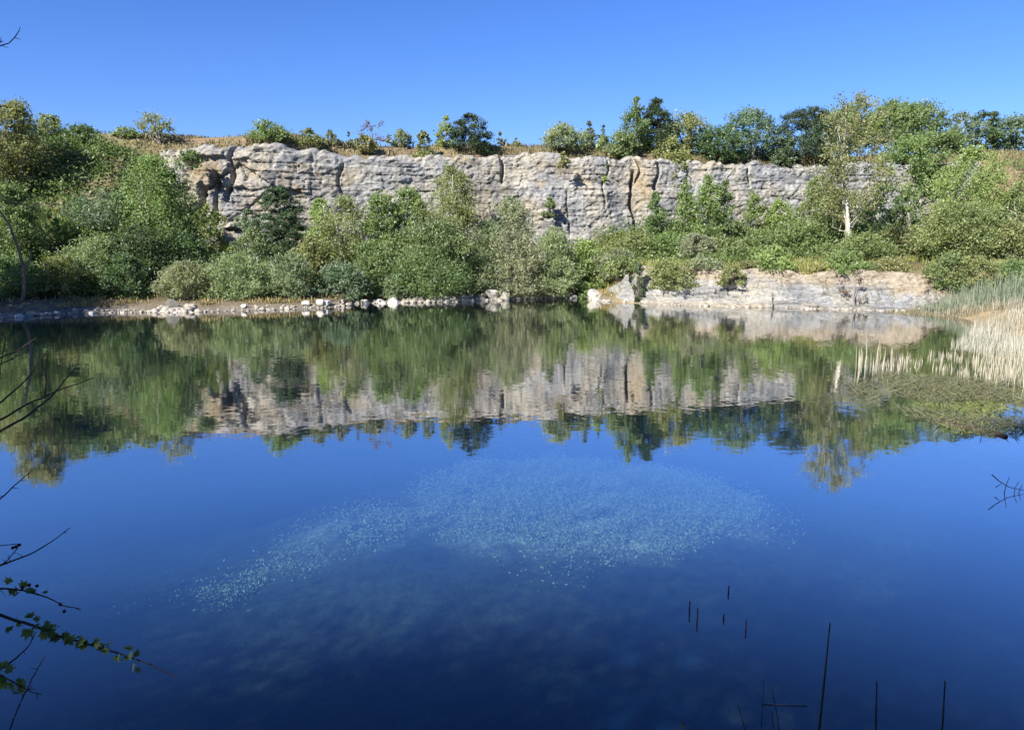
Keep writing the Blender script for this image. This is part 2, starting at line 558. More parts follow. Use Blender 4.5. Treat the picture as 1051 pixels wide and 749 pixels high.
def build_cliff():
    xs = np.arange(-31.0, 49.0, 0.10)
    nv = 165
    T = np.linspace(0, 1, nv)
    X = np.repeat(xs, nv)
    t = np.tile(T, len(xs))
    top = rim(X) + 0.5 * (vn(X / 1.1, 0 * X, 61) - 0.5) + 0.35 * (vn(X / 0.35, 0 * X, 62) - 0.5)
    Z = 0.8 + t * (top - 0.8)
    yc = y_cliff(X)
    zb = Z + 6 - 0.012 * X + 0.5 * (vn(X / 9, 0 * X, 63) - 0.5)
    leftw = sst(-16, -24, X) * 0.8 + sst(41, 46, X)
    leftw = np.clip(leftw, 0, 1)
    D = 0.6 * (fbm(X / 9.0, Z / 9.0, 64, 2) - 0.5)
    # bedded blocks
    bi, bd, bt = bands(zb, 66, 0.45, 1.5)
    wj = 1.0 + 1.4 * h2(bi, bi * 0, 67)
    xw = X + 0.5 * (vn(X / 1.7, zb / 1.2, 68) - 0.5) + 7.3 * bi
    ci = np.floor(xw / wj)
    cd = np.minimum(xw / wj - ci, 1 - (xw / wj - ci)) * wj
    blk = h2(ci, bi, 69)
    masked = sst(0.46, 0.60, fbm(X / 6.0, Z / 4.0, 70)) * (1 - 0.7 * leftw)
    D += (0.22 * (blk - 0.5) + 0.08 * (h2(bi, bi * 0, 71) - 0.5)) * (0.3 + 0.7 * masked)
    jo = h2(ci, bi + 50, 72)
    D -= 0.24 * sst(0.075, 0.03, cd) * (jo > 0.82) * (0.25 + 0.75 * masked)
    D -= 0.22 * sst(0.07, 0.03, bd) * sst(0.66, 0.74, vn(X / 1.9, bi * 3.1, 73))
    # faceted breakage
    f1, e1, r1 = facets(X / 2.2, Z / 1.7, 74)
    f2, e2, r2 = facets(X / 0.75 + 3, Z / 0.6, 84)
    f4, e4, r4 = facets(X / 0.32 + 5, Z / 0.28, 88)
    f3, e3, r3 = facets(X / 6.0 + 0.5 * Z / 6, Z / 4.5, 94)
    D += (0.13 + 0.6 * leftw) * f1 + 0.12 * f2 + 0.11 * f4 + (0.22 + 1.1 * leftw) * f3
    D -= 0.0 * sst(0.06, 0.0, e1) * (h2(np.floor(r1 * 999), np.floor(r1 * 99), 3) > 0.6)
    D -= 0.10 * sst(0.07, 0.0, e2) * (r2 > 0.88)
    D -= 0.35 * leftw * sst(0.05, 0.0, e3)
    # tall open fractures
    for u, zlo, zhi, dep, wid in ((648, 5, 11, 1.3, 0.30), (652, 10, 14, 0.8, 0.2), (515, 10, 14.5, 1.0, 0.22), (620, 8, 13, 0.6, 0.14), (700, 9, 14.5, 0.6, 0.14), (582, 5, 9, 0.5, 0.14),
                                  (240, 8, 14, 1.2, 0.35), (222, 5, 10, 1.0, 0.3), (348, 6, 11, 0.7, 0.18), (672, 9, 12, 0.9, 0.35), (205, 6, 9, 1.2, 0.5), (767, 10, 15, 0.5, 0.15), (955, 10, 12.5, 1.3, 0.35)):
        x0 = 0
        for _ in range(6):
            x0 = float(at(u, 200, float(np.interp(x0, _cx, _cyy)))[0])
        wx = x0 + 0.8 * (vn(Z / 1.6, 0 * Z + u, 75) - 0.5)
        D -= 0.8 * dep * sst(0.5 * wid + 0.05, 0.3 * wid, np.abs(X - wx)) * sst(zlo - 0.6, zlo + 0.4, Z) * sst(zhi + 0.4, zhi - 0.4, Z)
    # the ledge half way up, and a rounded weathered lip
    lz = 9.9 - 0.02 * X + 1.2 * (vn(X / 6, 0 * X, 76) - 0.5)
    lm = sst(-3, 3, X) * sst(22, 14, X)
    D += lm * 0.4 * sst(lz + 0.25, lz - 0.25, Z)
    D -= 0.3 * sst(0.97, 1.0, t) ** 2
    lean = (1 - t) ** 1.3 * 1.6 + 1.8 * sst(0.22, 0.0, t) - 2.2 * sst(-27.5, -31, X)
    fine = 0.05 * (fbm(X / 0.5, Z / 0.4, 77) - 0.5)
    Yv = yc - lean - D - fine
    Xv = X + 0.03 * (vn(X / 0.3, Z / 0.3, 78) - 0.5)
    Zv = Z + 0.02 * (vn(X / 0.3, Z / 0.3, 79) - 0.5)
    och = 0.55 * sst(0.60, 0.75, fbm(X / 3.0, Z / 2.0, 80)) * (r1 > 0.45)
    def spot(u, v, su, sv, k):
        x0 = 0
        for _ in range(6):
            x0, _, z0 = at(u, v, float(np.interp(x0, _cx, _cyy)))
        return k * np.exp(-((X - x0) / su) ** 2 - ((Z - z0) / sv) ** 2) * (0.4 + 1.1 * vn(X / 0.5, Z / 0.9, 81))
    for s in ((655, 190, 1.8, 2.6, 0.65), (540, 222, 3.0, 1.5, 0.3), (215, 175, 2.2, 1.5, 0.8), (490, 205, 2.0, 2.5, 0.45), (575, 172, 2.6, 1.0, 0.5), (950, 190, 1.5, 3.0, 0.5), (190, 215, 3, 2, 0.45), (320, 220, 4, 2, 0.3)):
        och = np.maximum(och, spot(*s))
    nr = 10                                        # carry the rim back over the plateau
    me_pts = np.stack([Xv, Yv, Zv], 1).reshape(len(xs), nv, 3)
    last = me_pts[:, -1]
    extra = []
    for q in range(1, nr + 1):
        e = last.copy()
        e[:, 1] += 0.28 * q
        e[:, 2] = np.where(q < 4, last[:, 2] + 0.07 * q * vn(xs, 0 * xs + q, 82), last[:, 2] - 0.10 * (q - 3))
        extra.append(e)
    P = np.concatenate([me_pts, np.stack(extra, 1)], 1)
    tn = np.clip(0.30 * blk + 0.35 * r1 + 0.35 * r2, 0, 1).reshape(len(xs), nv)
    oc = np.clip(och, 0, 0.95).reshape(len(xs), nv)
    pad = lambda a: np.concatenate([a, np.repeat(a[:, -1:], nr, 1)], 1).ravel()
    me = mesh_np('quarry_cliff', P.reshape(-1, 3), 4, faces=grid_faces(len(xs), nv + nr))
    vert_attr(me, 'tint', pad(tn))
    vert_attr(me, 'ochre', pad(oc))
    m = rock_material('limestone', ((0.165, 0.172, 0.182), (0.265, 0.264, 0.258)), (0.315, 0.285, 0.225), (0.235, 0.18, 0.105))
    put('quarry_cliff', me, m, kind='structure', label='broken grey and cream limestone face of the old quarry', cat='cliff')


build_cliff()


def build_rock_bank():
    xs = np.arange(6.5, 31.0, 0.06)
    nv = 70
    T = np.linspace(0, 1, nv)
    X, t = np.repeat(xs, nv), np.tile(T, len(xs))
    e = sst(6.5, 9.6, X) * sst(31, 25.5, X)
    top = (2.35 + 0.5 * (vn(X / 2.2, 0 * X, 101) - 0.5)) * (0.12 + 0.88 * e)
    Z = -0.7 + t * (top + 0.7)
    run = np.where(X < 9.5, 1.2 + (X - 6.7) * 0.55, 2.75)
    Yv = y_shore(X) + 0.25 + run * sst(-0.1, 1.05, t) * 1.15
    Yv = Yv + 2.6 * sst(8.4, 6.5, X)
    zb = Z * 1.0 + 8 + 0.02 * X
    bi, bd, bt = bands(zb, 103, 0.18, 0.5)
    xw = X + 0.3 * (vn(X / 1.2, zb * 2, 104) - 0.5) + bi * 3.3
    ci = np.floor(xw / 1.3)
    blk = h2(ci, bi, 105)
    f1, e1, r1 = facets(X / 1.6, Z / 0.7, 106)
    f2, e2, r2 = facets(X / 0.45, Z / 0.3, 116)
    D = 0.22 * (blk - 0.5) + 0.30 * f1 + 0.16 * f2 + 0.9 * (fbm(X / 3.0, Z / 1.8, 126) - 0.5)
    D -= 0.12 * sst(0.06, 0.01, bd) + 0.08 * sst(0.1, 0.0, e1)
    x0 = float(at(652, 300, 56)[0])
    D -= 0.8 * sst(0.22, 0.05, np.abs(X - x0 - 0.15 * np.sin(Z * 3)))
    D += 0.35 * sst(0.32, 0.22, Z + 0.15 * (vn(X / 0.8, 0 * X, 127) - 0.5)) * (0.5 + 0.5 * vn(X / 1.5, 0 * X, 128))
    Yv = Yv - 0.75 * D
    Zv = Z + 0.5 * D * sst(-0.2, 0.6, Z)
    n = fbm(X / 1.5, Z / 0.8, 129)
    n_b = fbm(X / 0.7, Z / 0.9, 131)
    och = 0.62 * sst(1.2, 2.1, Z + 2.2 * (n - 0.5) + 0.8 * (n_b - 0.5) + 0.9 * sst(20, 29, X)) + 0.5 * sst(25, 30, X)
    och = np.maximum(och, 0.45 * sst(0.30, 0.15, Z) * sst(0.4, 0.6, n))
    me = mesh_np('rock_bank', np.stack([X, Yv, Zv], 1), 4, faces=grid_faces(len(xs), nv))
    vert_attr(me, 'tint', np.clip(0.5 * blk + 0.5 * r1, 0, 1))
    vert_attr(me, 'ochre', np.clip(och, 0, 0.95))
    m = rock_material('bank_stone', ((0.15, 0.154, 0.16), (0.20, 0.20, 0.198)), (0.25, 0.235, 0.20), (0.235, 0.185, 0.115))
    put('rock_bank', me, m, kind='structure', label='sloping pale grey rock ledge rising from the far water', cat='rock bank')


build_rock_bank()


# ------------------------------------------------------------------ water
def build_water():
    bm = bmesh.new()
    bmesh.ops.create_cube(bm, size=1.0)
    for v in bm.verts:
        v.co.x = v.co.x * 130.0
        v.co.y = v.co.y * 70.0 + 36.0
        v.co.z = (v.co.z - 0.5) * 9.0
    me = bpy.data.meshes.new('lake_water')
    bm.to_mesh(me)
    bm.free()
    m = bpy.data.materials.new('lake_water')
    m.use_nodes = True
    t = m.node_tree
    t.nodes.remove(t.nodes['Principled BSDF'])
    out = t.nodes['Material Output']
    # ripples: slopes straight from noise
    v1 = objco(t, (0.9, 1.5, 1.0))
    na = noise(t, 4.5, 3, v1, 0.5)
    nb = noise(t, 0.35, 2, v1, 0.5)
    gust = noise(t, 0.10, 2, objco(t, (0.6, 1.4, 1)), 0.5)
    sep = nd(t, 'SeparateXYZ')
    t.links.new(objco(t), sep.inputs[0])
    far = nd(t, 'MapRange')
    for k, v in (('From Min', 9.0), ('From Max', 26.0), ('To Min', 0.15), ('To Max', 1.0)):
        far.inputs[k].default_value = v
    t.links.new(sep.outputs['Y'], far.inputs['Value'])
    gr = ramp(t, gust.outputs['Fac'], [(0.35, 0.45), (0.65, 1.0)])
    amp = nd(t, 'Math', operation='MULTIPLY')
    t.links.new(far.outputs[0], amp.inputs[0])
    t.links.new(gr, amp.inputs[1])

    def slope(n, s):
        a = nd(t, 'VectorMath', operation='SUBTRACT')
        a.inputs[1].default_value = (0.5, 0.5, 0.5)
        t.links.new(n.outputs['Color'], a.inputs[0])
        b = nd(t, 'VectorMath', operation='MULTIPLY')
        b.inputs[1].default_value = (s * 0.2, s, 0)
        t.links.new(a.outputs[0], b.inputs[0])
        return b.outputs[0]
    ad = nd(t, 'VectorMath', operation='ADD')
    t.links.new(slope(na, 0.070), ad.inputs[0])
    t.links.new(slope(nb, 0.008), ad.inputs[1])
    sc = nd(t, 'VectorMath', operation='SCALE')
    t.links.new(ad.outputs[0], sc.inputs[0])
    t.links.new(amp.outputs[0], sc.inputs['Scale'])
    up = nd(t, 'VectorMath', operation='ADD')
    up.inputs[1].default_value = (0, 0, 1)
    t.links.new(sc.outputs[0], up.inputs[0])
    no = nd(t, 'VectorMath', operation='NORMALIZE')
    t.links.new(up.outputs[0], no.inputs[0])
    lw = nd(t, 'LayerWeight', Blend=0.5)
    fr = nd(t, 'Math', operation='MULTIPLY')
    fr.inputs[1].default_value = 1.0
    t.links.new(ramp(t, lw.outputs['Facing'], [(0.0, 0.02), (0.30, 0.035), (0.43, 0.08), (0.50, 0.15), (0.60, 0.44), (0.72, 0.82), (0.84, 0.93), (1.0, 0.98)]), fr.inputs[0])
    gl = nd(t, 'BsdfGlossy', Roughness=0.03)
    t.links.new(no.outputs[0], gl.inputs['Normal'])
    tr = nd(t, 'BsdfTransparent')
    di = nd(t, 'BsdfDiffuse')
    di.inputs['Color'].default_value = (0.006, 0.05, 0.16, 1)
    body = nd(t, 'MixShader', Fac=0.22)
    t.links.new(tr.outputs[0], body.inputs[1])
    t.links.new(di.outputs[0], body.inputs[2])
    mx = nd(t, 'MixShader')
    t.links.new(fr.outputs[0], mx.inputs['Fac'])
    t.links.new(body.outputs[0], mx.inputs[1])
    t.links.new(gl.outputs[0], mx.inputs[2])
    t.links.new(mx.outputs[0], out.inputs['Surface'])
    va = nd(t, 'VolumeAbsorption', Density=0.08)
    va.inputs['Color'].default_value = (0.05, 0.62, 0.85, 1)
    t.links.new(va.outputs[0], out.inputs['Volume'])
    put('lake_water', me, m, kind='structure', label='still clear blue water of the flooded quarry', cat='lake')


build_water()

# ------------------------------------------------------------------ plants
KINDS = {
    # t0: crown start, p/q: profile, stems, leaf (length, width) in picture pixels, twig rise, coverage, bark, clump size
    'bush':   dict(t0=0.0, p=0.22, q=0.55, stems=0, leaf=(2.3, 1.45), rise=0.5, cov=1.5, bark=BARK_DARK, cl=0.16),
    'willow': dict(t0=0.0, p=0.22, q=0.60, stems=0, leaf=(3.2, 0.9), rise=0.9, cov=1.9, bark=BARK_GREY, cl=0.17),
    'broad':  dict(t0=0.08, p=0.40, q=0.50, stems=2, leaf=(2.3, 1.5), rise=0.3, cov=1.5, bark=BARK_GREY, cl=0.15),
    'bank':   dict(t0=0.12, p=0.35, q=0.45, stems=1, leaf=(2.6, 1.8), rise=0.3, cov=1.6, bark=BARK_GREY, cl=0.15),
    'birch':  dict(t0=0.10, p=0.35, q=0.65, stems=3, leaf=(2.2, 1.35), rise=0.1, cov=1.15, bark=BARK_PALE, cl=0.17),
    'airy':   dict(t0=0.25, p=0.30, q=0.40, stems=3, leaf=(2.2, 1.4), rise=0.4, cov=0.7, bark=BARK_PALE, cl=0.14),
    'spire':  dict(t0=0.04, p=0.18, q=0.95, stems=1, leaf=(2.2, 1.25), rise=0.6, cov=1.5, bark=BARK_GREY, cl=0.18),
    'pine':   dict(t0=0.04, p=0.25, q=0.50, stems=1, leaf=(2.8, 0.8), rise=0.6, cov=2.6, bark=BARK_DARK, cl=0.13),
    'spruce': dict(t0=0.03, p=0.12, q=1.0, stems=1, leaf=(3.0, 0.9), rise=0.0, cov=2.4, bark=BARK_DARK, cl=0.2),
    'bare':   dict(t0=0.15, p=0.3, q=0.4, stems=3, leaf=(2.5, 1.2), rise=0.8, cov=0.10, bark=BARK_GREY, cl=0.14),
}
C_WIL = (0.205, 0.240, 0.125)
C_WIL2 = (0.235, 0.260, 0.155)
C_GRN = (0.160, 0.215, 0.072)
C_LIME = (0.210, 0.270, 0.085)
C_OLV = (0.190, 0.205, 0.080)
C_YEL = (0.27, 0.26, 0.09)
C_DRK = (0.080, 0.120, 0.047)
C_PIN = (0.045, 0.075, 0.036)
C_BLU = (0.130, 0.175, 0.105)
C_MID = (0.140, 0.190, 0.070)
SEED = [100]


def plant(kind, u, vtop, Y, wpx, col, name, label, cat, group=None, x=None, h=None, cov=1.0, dens_px=None):
    SEED[0] += 1
    g = np.random.default_rng(SEED[0])
    K = KINDS[kind]
    if x is None:
        x, _, zt = at(u, vtop, Y)
        x, zt = float(x), float(zt)
        z0 = tz(x, Y) - 0.08
        h = max(zt - z0, 0.5)
    else:
        z0 = tz(x, Y) - 0.08
    m_px = max(Y if dens_px is None else dens_px, 12) / FPX
    wd = wpx * Y / FPX
    Rm = wd / 2 * (1.0 if kind in ('bush', 'willow', 'bare') else 1.08)
    top = K['t0'] + 1e-3
    t = np.linspace(0, 1, 200)
    prof = np.power(t + 0.02, K['p']) * np.power(1.02 - t, K['q'])
    prof /= prof.max()
    N = int(np.clip((wd / m_px) * (h * (1 - K['t0']) / m_px) * 2.1 * K['cov'] * cov, 260, 42000))
    tw, lv = (10, 10) if N > 4000 else (7, 7) if N > 1500 else (5, 5)
    M = max(int(N / (tw * lv)), 5)
    # clumps, mostly towards the outside of an uneven envelope
    tt = g.choice(t, M, p=(prof + 0.12) / np.sum(prof + 0.12))
    ang = g.uniform(0, 2 * np.pi, M)
    rr = np.sqrt(g.uniform(0.12, 1.0, M))
    tt[:max(2, M // 30)] = g.uniform(0.9, 1.0, max(2, M // 30))
    env = np.interp(tt, t, prof)
    sd = SEED[0]
    lump = 0.68 + 0.62 * vn(ang * 1.3 + 40, tt * 3.1 + sd, sd)
    lump *= 0.8 + 0.4 * vn(ang * 0.6 + 11, tt * 1.2 + sd * 3, sd + 5)
    z = (K['t0'] + (1 - K['t0']) * tt) * h
    rc = wd * K['cl'] * g.uniform(0.65, 1.35, M) * np.clip(0.55 + env, 0.6, 1.2)
    rad = np.maximum(Rm * env * lump * rr - 0.3 * rc, 0)
    lean = np.array([g.normal() * 0.05, g.normal() * 0.05]) * h
    C = np.stack([rad * np.cos(ang) + lean[0] * z / h, rad * np.sin(ang) + lean[1] * z / h, z], 1)
    outw = unit(np.stack([np.cos(ang), np.sin(ang), 0.3 + 0 * ang], 1))
    # twigs and leaves
    D = unit(outw[:, None] * 0.55 + g.normal(size=(M, tw, 3)) * 0.75 + np.array([0, 0, K['rise']]))
    if kind in ('pine', 'spruce'):
        D[..., 2] *= 0.45
    s = (np.arange(lv) + g.uniform(0, 1, (M, tw, lv))) / lv
    P = C[:, None, None] + D[:, :, None] * (rc[:, None, None, None] * s[..., None] * 1.15) + g.normal(size=(M, tw, lv, 3)) * (0.13 * rc[:, None, None, None])
    if kind == 'birch':
        P[..., 2] -= 0.25 * rc[:, None, None] * s ** 2
    P = P.reshape(-1, 3)
    fit = np.array([1.0, 1.0, h / np.percentile(P[:, 2], 99.6)])
    fit[:2] = min(1.15, Rm / np.percentile(np.abs(P[:, 0] - lean[0] * 0.5), 98.5))
    P, C = P * fit, C * fit
    ctint = np.clip(0.42 + 0.17 * g.normal(size=(M, 1, 1)), 0, 1) + 0.08 * g.normal(size=(M, tw, 1)) + 0.09 * g.normal(size=(M, tw, lv))
    keep = P[:, 2] > 0.03
    ax = np.repeat(D.reshape(-1, 3), lv, 0)
    L, W = K['leaf'][0] * m_px, K['leaf'][1] * m_px
    Q = leaf_quads(P[keep], L, W, g, up=0.55, axis=ax[keep])
    root = put(name, None, label=label, cat=cat, group=group, loc=(x, Y, z0))
    root.rotation_euler[2] = 0
    # wood
    lines = []
    ns = K['stems']
    stems = []
    if ns:
        for q in range(ns):
            a = g.uniform(0, 6.28)
            off = np.array([math.cos(a), math.sin(a)]) * ((Rm * 0.36 if kind == 'airy' else Rm * 0.42) if ns > 1 else Rm * 0.06)
            hh = h * (0.93 if q == 0 else g.uniform(0.65, 0.9))
            zs = np.linspace(0, hh, 9)
            f = zs / hh
            wob = np.cumsum(g.normal(size=(9, 2)), 0) * 0.012 * h
            wob -= wob[0]
            px = lean[0] * zs / h + off[0] * f ** 1.2 + wob[:, 0] + off[0] * 0.12
            py = lean[1] * zs / h + off[1] * f ** 1.2 + wob[:, 1] + off[1] * 0.12
            r0 = (0.011 * h + 0.03) * (1.0 if q == 0 else 0.75)
            pts = np.stack([px, py, zs], 1)
            stems.append(pts)
            lines.append((pts, r0 * (1 - 0.88 * f) + 0.006))
    nb = min(M, {'bare': 60, 'airy': 24}.get(kind, 34))
    for k in g.permutation(M)[:nb]:
        c = C[k] + D[k, 0] * rc[k] * 0.35
        if stems:
            best = min(stems, key=lambda s_: np.min(np.hypot(s_[:, 0] - c[0], s_[:, 1] - c[1]) + 0.3 * np.abs(s_[:, 2] - c[2])))
            za = np.clip(c[2] - 0.75 * np.hypot(c[0], c[1]) - 0.04 * h, 0.10 * h, best[-1, 2] * 0.97)
            a = np.array([np.interp(za, best[:, 2], best[:, j]) for j in range(3)])
        else:
            a = np.array([g.normal() * 0.10 * Rm, g.normal() * 0.10 * Rm, 0.0])
        mid = (a + c) / 2 + np.array([0, 0, -0.04 * h if stems else 0.06 * h]) + g.normal(size=3) * 0.02 * h
        p = smooth_line([a, mid, c], 5)
        r0 = (0.0042 * h + 0.012) * (0.45 if kind in ('airy', 'bare') else 0.8)
        lines.append((p, np.linspace(r0, 0.25 * r0 + 0.003, 5)))
        if kind in ('bare', 'airy'):
            for d in D[k, :(7 if kind == 'bare' else 3)]:
                e = c + d * rc[k] * (1.8 if kind == 'bare' else 1.1)
                lines.append((smooth_line([c, (c + e) / 2 + g.normal(size=3) * 0.05 * rc[k], e], 3), np.array([0.5, 0.3, 0.15]) * r0 + 0.004))
    wood = 'stem' if ns == 0 else 'trunk'
    put(wood, tubes(wood, lines, 5), K['bark'], root)
    cr = put('foliage' if ns == 0 else 'crown', mesh_np('crown', Q, 4, tint=ctint.reshape(-1)[keep]), LEAF, root)
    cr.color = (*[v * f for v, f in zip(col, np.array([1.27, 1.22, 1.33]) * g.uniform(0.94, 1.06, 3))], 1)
    return root


def yc_at(u, off):
    x = 0.0
    for _ in range(8):
        x = float(at(u, 150, float(np.interp(x, _cx, _cyy)) + off)[0])
    return float(y_cliff(np.array([x]))[0]) + off


G_TOP = 'shrubs and trees along the cliff top'
G_WOOD = 'trees below the quarry face'
G_SHORE = 'bushes along the far shore'
TOP = [
    ('bush', 50, 117, 3.0, 30, C_OLV, 'shrub', 'rounded olive shrub on the bare hilltop at far left', 'shrub'),
    ('bush', 84, 129, 1.0, 54, C_DRK, 'shrub', 'dark green shrub on the rim below and right of the rounded hilltop shrub', 'shrub'),
    ('bush', 128, 130, 4.0, 28, C_GRN, 'shrub', 'low green shrub on the rim just left of the windswept little tree', 'shrub'),
    ('airy', 162, 115, 3.0, 36, C_OLV, 'small_tree', 'windswept thin little tree alone against the sky above left end of cliff', 'tree'),
    ('bush', 275, 124, 2.5, 42, C_MID, 'shrub', 'dense rounded green bush on the cliff rim, largest left of the bare shrub', 'shrub'),
    ('bush', 316, 132, 3.0, 32, C_OLV, 'shrub', 'olive shrub on the rim right beside the dense rounded green bush', 'shrub'),
    ('spire', 339, 134, 3.5, 16, C_OLV, 'shrub', 'small cone-shaped shrub on the rim between olive shrub and tiny sapling', 'shrub'),
    ('spire', 358, 135, 3.5, 9, C_BLU, 'sapling', 'tiny upright sapling on the rim just left of the bare twiggy shrub', 'sapling'),
    ('bare', 384, 124, 4.0, 34, (0.16, 0.12, 0.11), 'shrub', 'bare purplish twiggy shrub on the cliff rim against the sky', 'shrub'),
    ('bush', 376, 139, 2.5, 24, C_OLV, 'shrub', 'low olive shrub at the foot of the bare twiggy shrub', 'shrub'),
    ('bush', 411, 133, 4.5, 28, C_WIL, 'shrub', 'pale green shrub on the skyline right of the bare twiggy shrub', 'shrub'),
    ('bush', 431, 137, 1.5, 28, C_OLV, 'shrub', 'rounded dull green shrub hugging the rim left of the dark round pine', 'shrub'),
    ('spire', 456, 119, 3.5, 18, C_LIME, 'young_tree', 'slim pale green young tree touching the left side of the dark round pine', 'tree'),
    ('pine', 479, 117, 2.8, 40, C_PIN, 'pine_tree', 'dark round pine standing alone on the middle of the cliff rim', 'pine tree'),
    ('bush', 497, 145, 2.0, 20, C_DRK, 'shrub', 'low dark shrub at the right foot of the dark round pine', 'shrub'),
    ('spire', 514, 136, 5.0, 10, C_BLU, 'sapling', 'thin sapling on the grassy rim right of the dark round pine', 'sapling'),
    ('spire', 529, 142, 5.0, 10, C_OLV, 'sapling', 'short sapling on the open grassy rim midway between pine and wide shrub', 'sapling'),
    ('bush', 576, 127, 3.5, 52, C_WIL, 'shrub', 'wide grey-green shrub on the rim right of the open grassy gap', 'shrub'),
    ('spruce', 607, 125, 5.0, 13, C_BLU, 'small_spruce', 'small bluish spruce on the rim right of the wide grey-green shrub', 'spruce'),
    ('spire', 621, 129, 5.0, 12, C_BLU, 'sapling', 'thin pale sapling between small bluish spruce and tall pointed conifer', 'sapling'),
    ('bush', 612, 142, 1.0, 22, C_LIME, 'shrub', 'bright green shrub on the very edge below the small bluish spruce', 'shrub'),
    ('spire', 652, 102, 3.5, 36, C_MID, 'pointed_tree', 'tall pointed green tree, left of the pair of spires on the rim', 'tree'),
    ('bush', 640, 135, 2.0, 36, C_MID, 'shrub', 'leafy green shrub at the left foot of the pair of spires', 'shrub'),
    ('spruce', 676, 102, 4.0, 38, (0.050, 0.075, 0.032), 'spruce_tree', 'tall dark brownish spruce, right of the pair of spires on the rim', 'spruce'),
    ('broad', 704, 116, 4.5, 44, C_OLV, 'tree', 'olive round-topped tree on the rim right of the dark spruce', 'tree'),
    ('bush', 692, 140, 1.5, 44, C_OLV, 'shrub', 'low olive shrub below the round-topped olive tree on the rim', 'shrub'),
    ('bush', 737, 131, 2.0, 50, C_DRK, 'shrub', 'wide dark green bush overhanging the rim left of the round grey-green tree', 'shrub'),
    ('broad', 775, 110, 2.5, 50, C_BLU, 'tree', 'round grey-green tree on the rim between the wide bush and the dark pine', 'tree'),
    ('pine', 826, 112, 3.0, 58, C_PIN, 'pine_tree', 'broad dark pine on the rim, left of the tall sparse poplar', 'pine tree'),
    ('bush', 805, 140, 1.0, 30, C_DRK, 'shrub', 'dark shrub on the rim under left side of the broad dark pine', 'shrub'),
    ('broad', 862, 110, 8.0, 56, C_GRN, 'tree', 'green broadleaf tree on the skyline behind the tall sparse poplar', 'tree'),
    ('broad', 918, 104, 6.0, 62, C_GRN, 'tree', 'bright green broadleaf tree on the skyline right of the tall sparse poplar', 'tree'),
    ('broad', 951, 104, 6.5, 54, C_MID, 'tree', 'deep green tree topping the skyline left of the greyish thin tree', 'tree'),
    ('bush', 930, 138, 1.5, 64, C_GRN, 'shrub', 'green scrub hanging over the rim of the small right-hand rock face', 'shrub'),
    ('airy', 986, 115, 6.0, 36, C_BLU, 'tree', 'greyish thin tree on the skyline above the reddish slope', 'tree'),
    ('bush', 975, 134, 5.0, 44, C_MID, 'shrub', 'green shrub at the foot of the greyish thin skyline tree', 'shrub'),
    ('broad', 1012, 116, 8.0, 34, C_DRK, 'tree', 'dark green tree on the skyline right of the greyish thin tree', 'tree'),
    ('broad', 1042, 118, 9.0, 44, C_BLU, 'tree', 'grey-green tree on the skyline at the right end of the plateau', 'tree'),
]
for k, u, vt, off, wp, c, nm, lb, ct in TOP:
    plant(k, u, vt, yc_at(u, off), wp, c, nm, lb, ct, G_TOP)

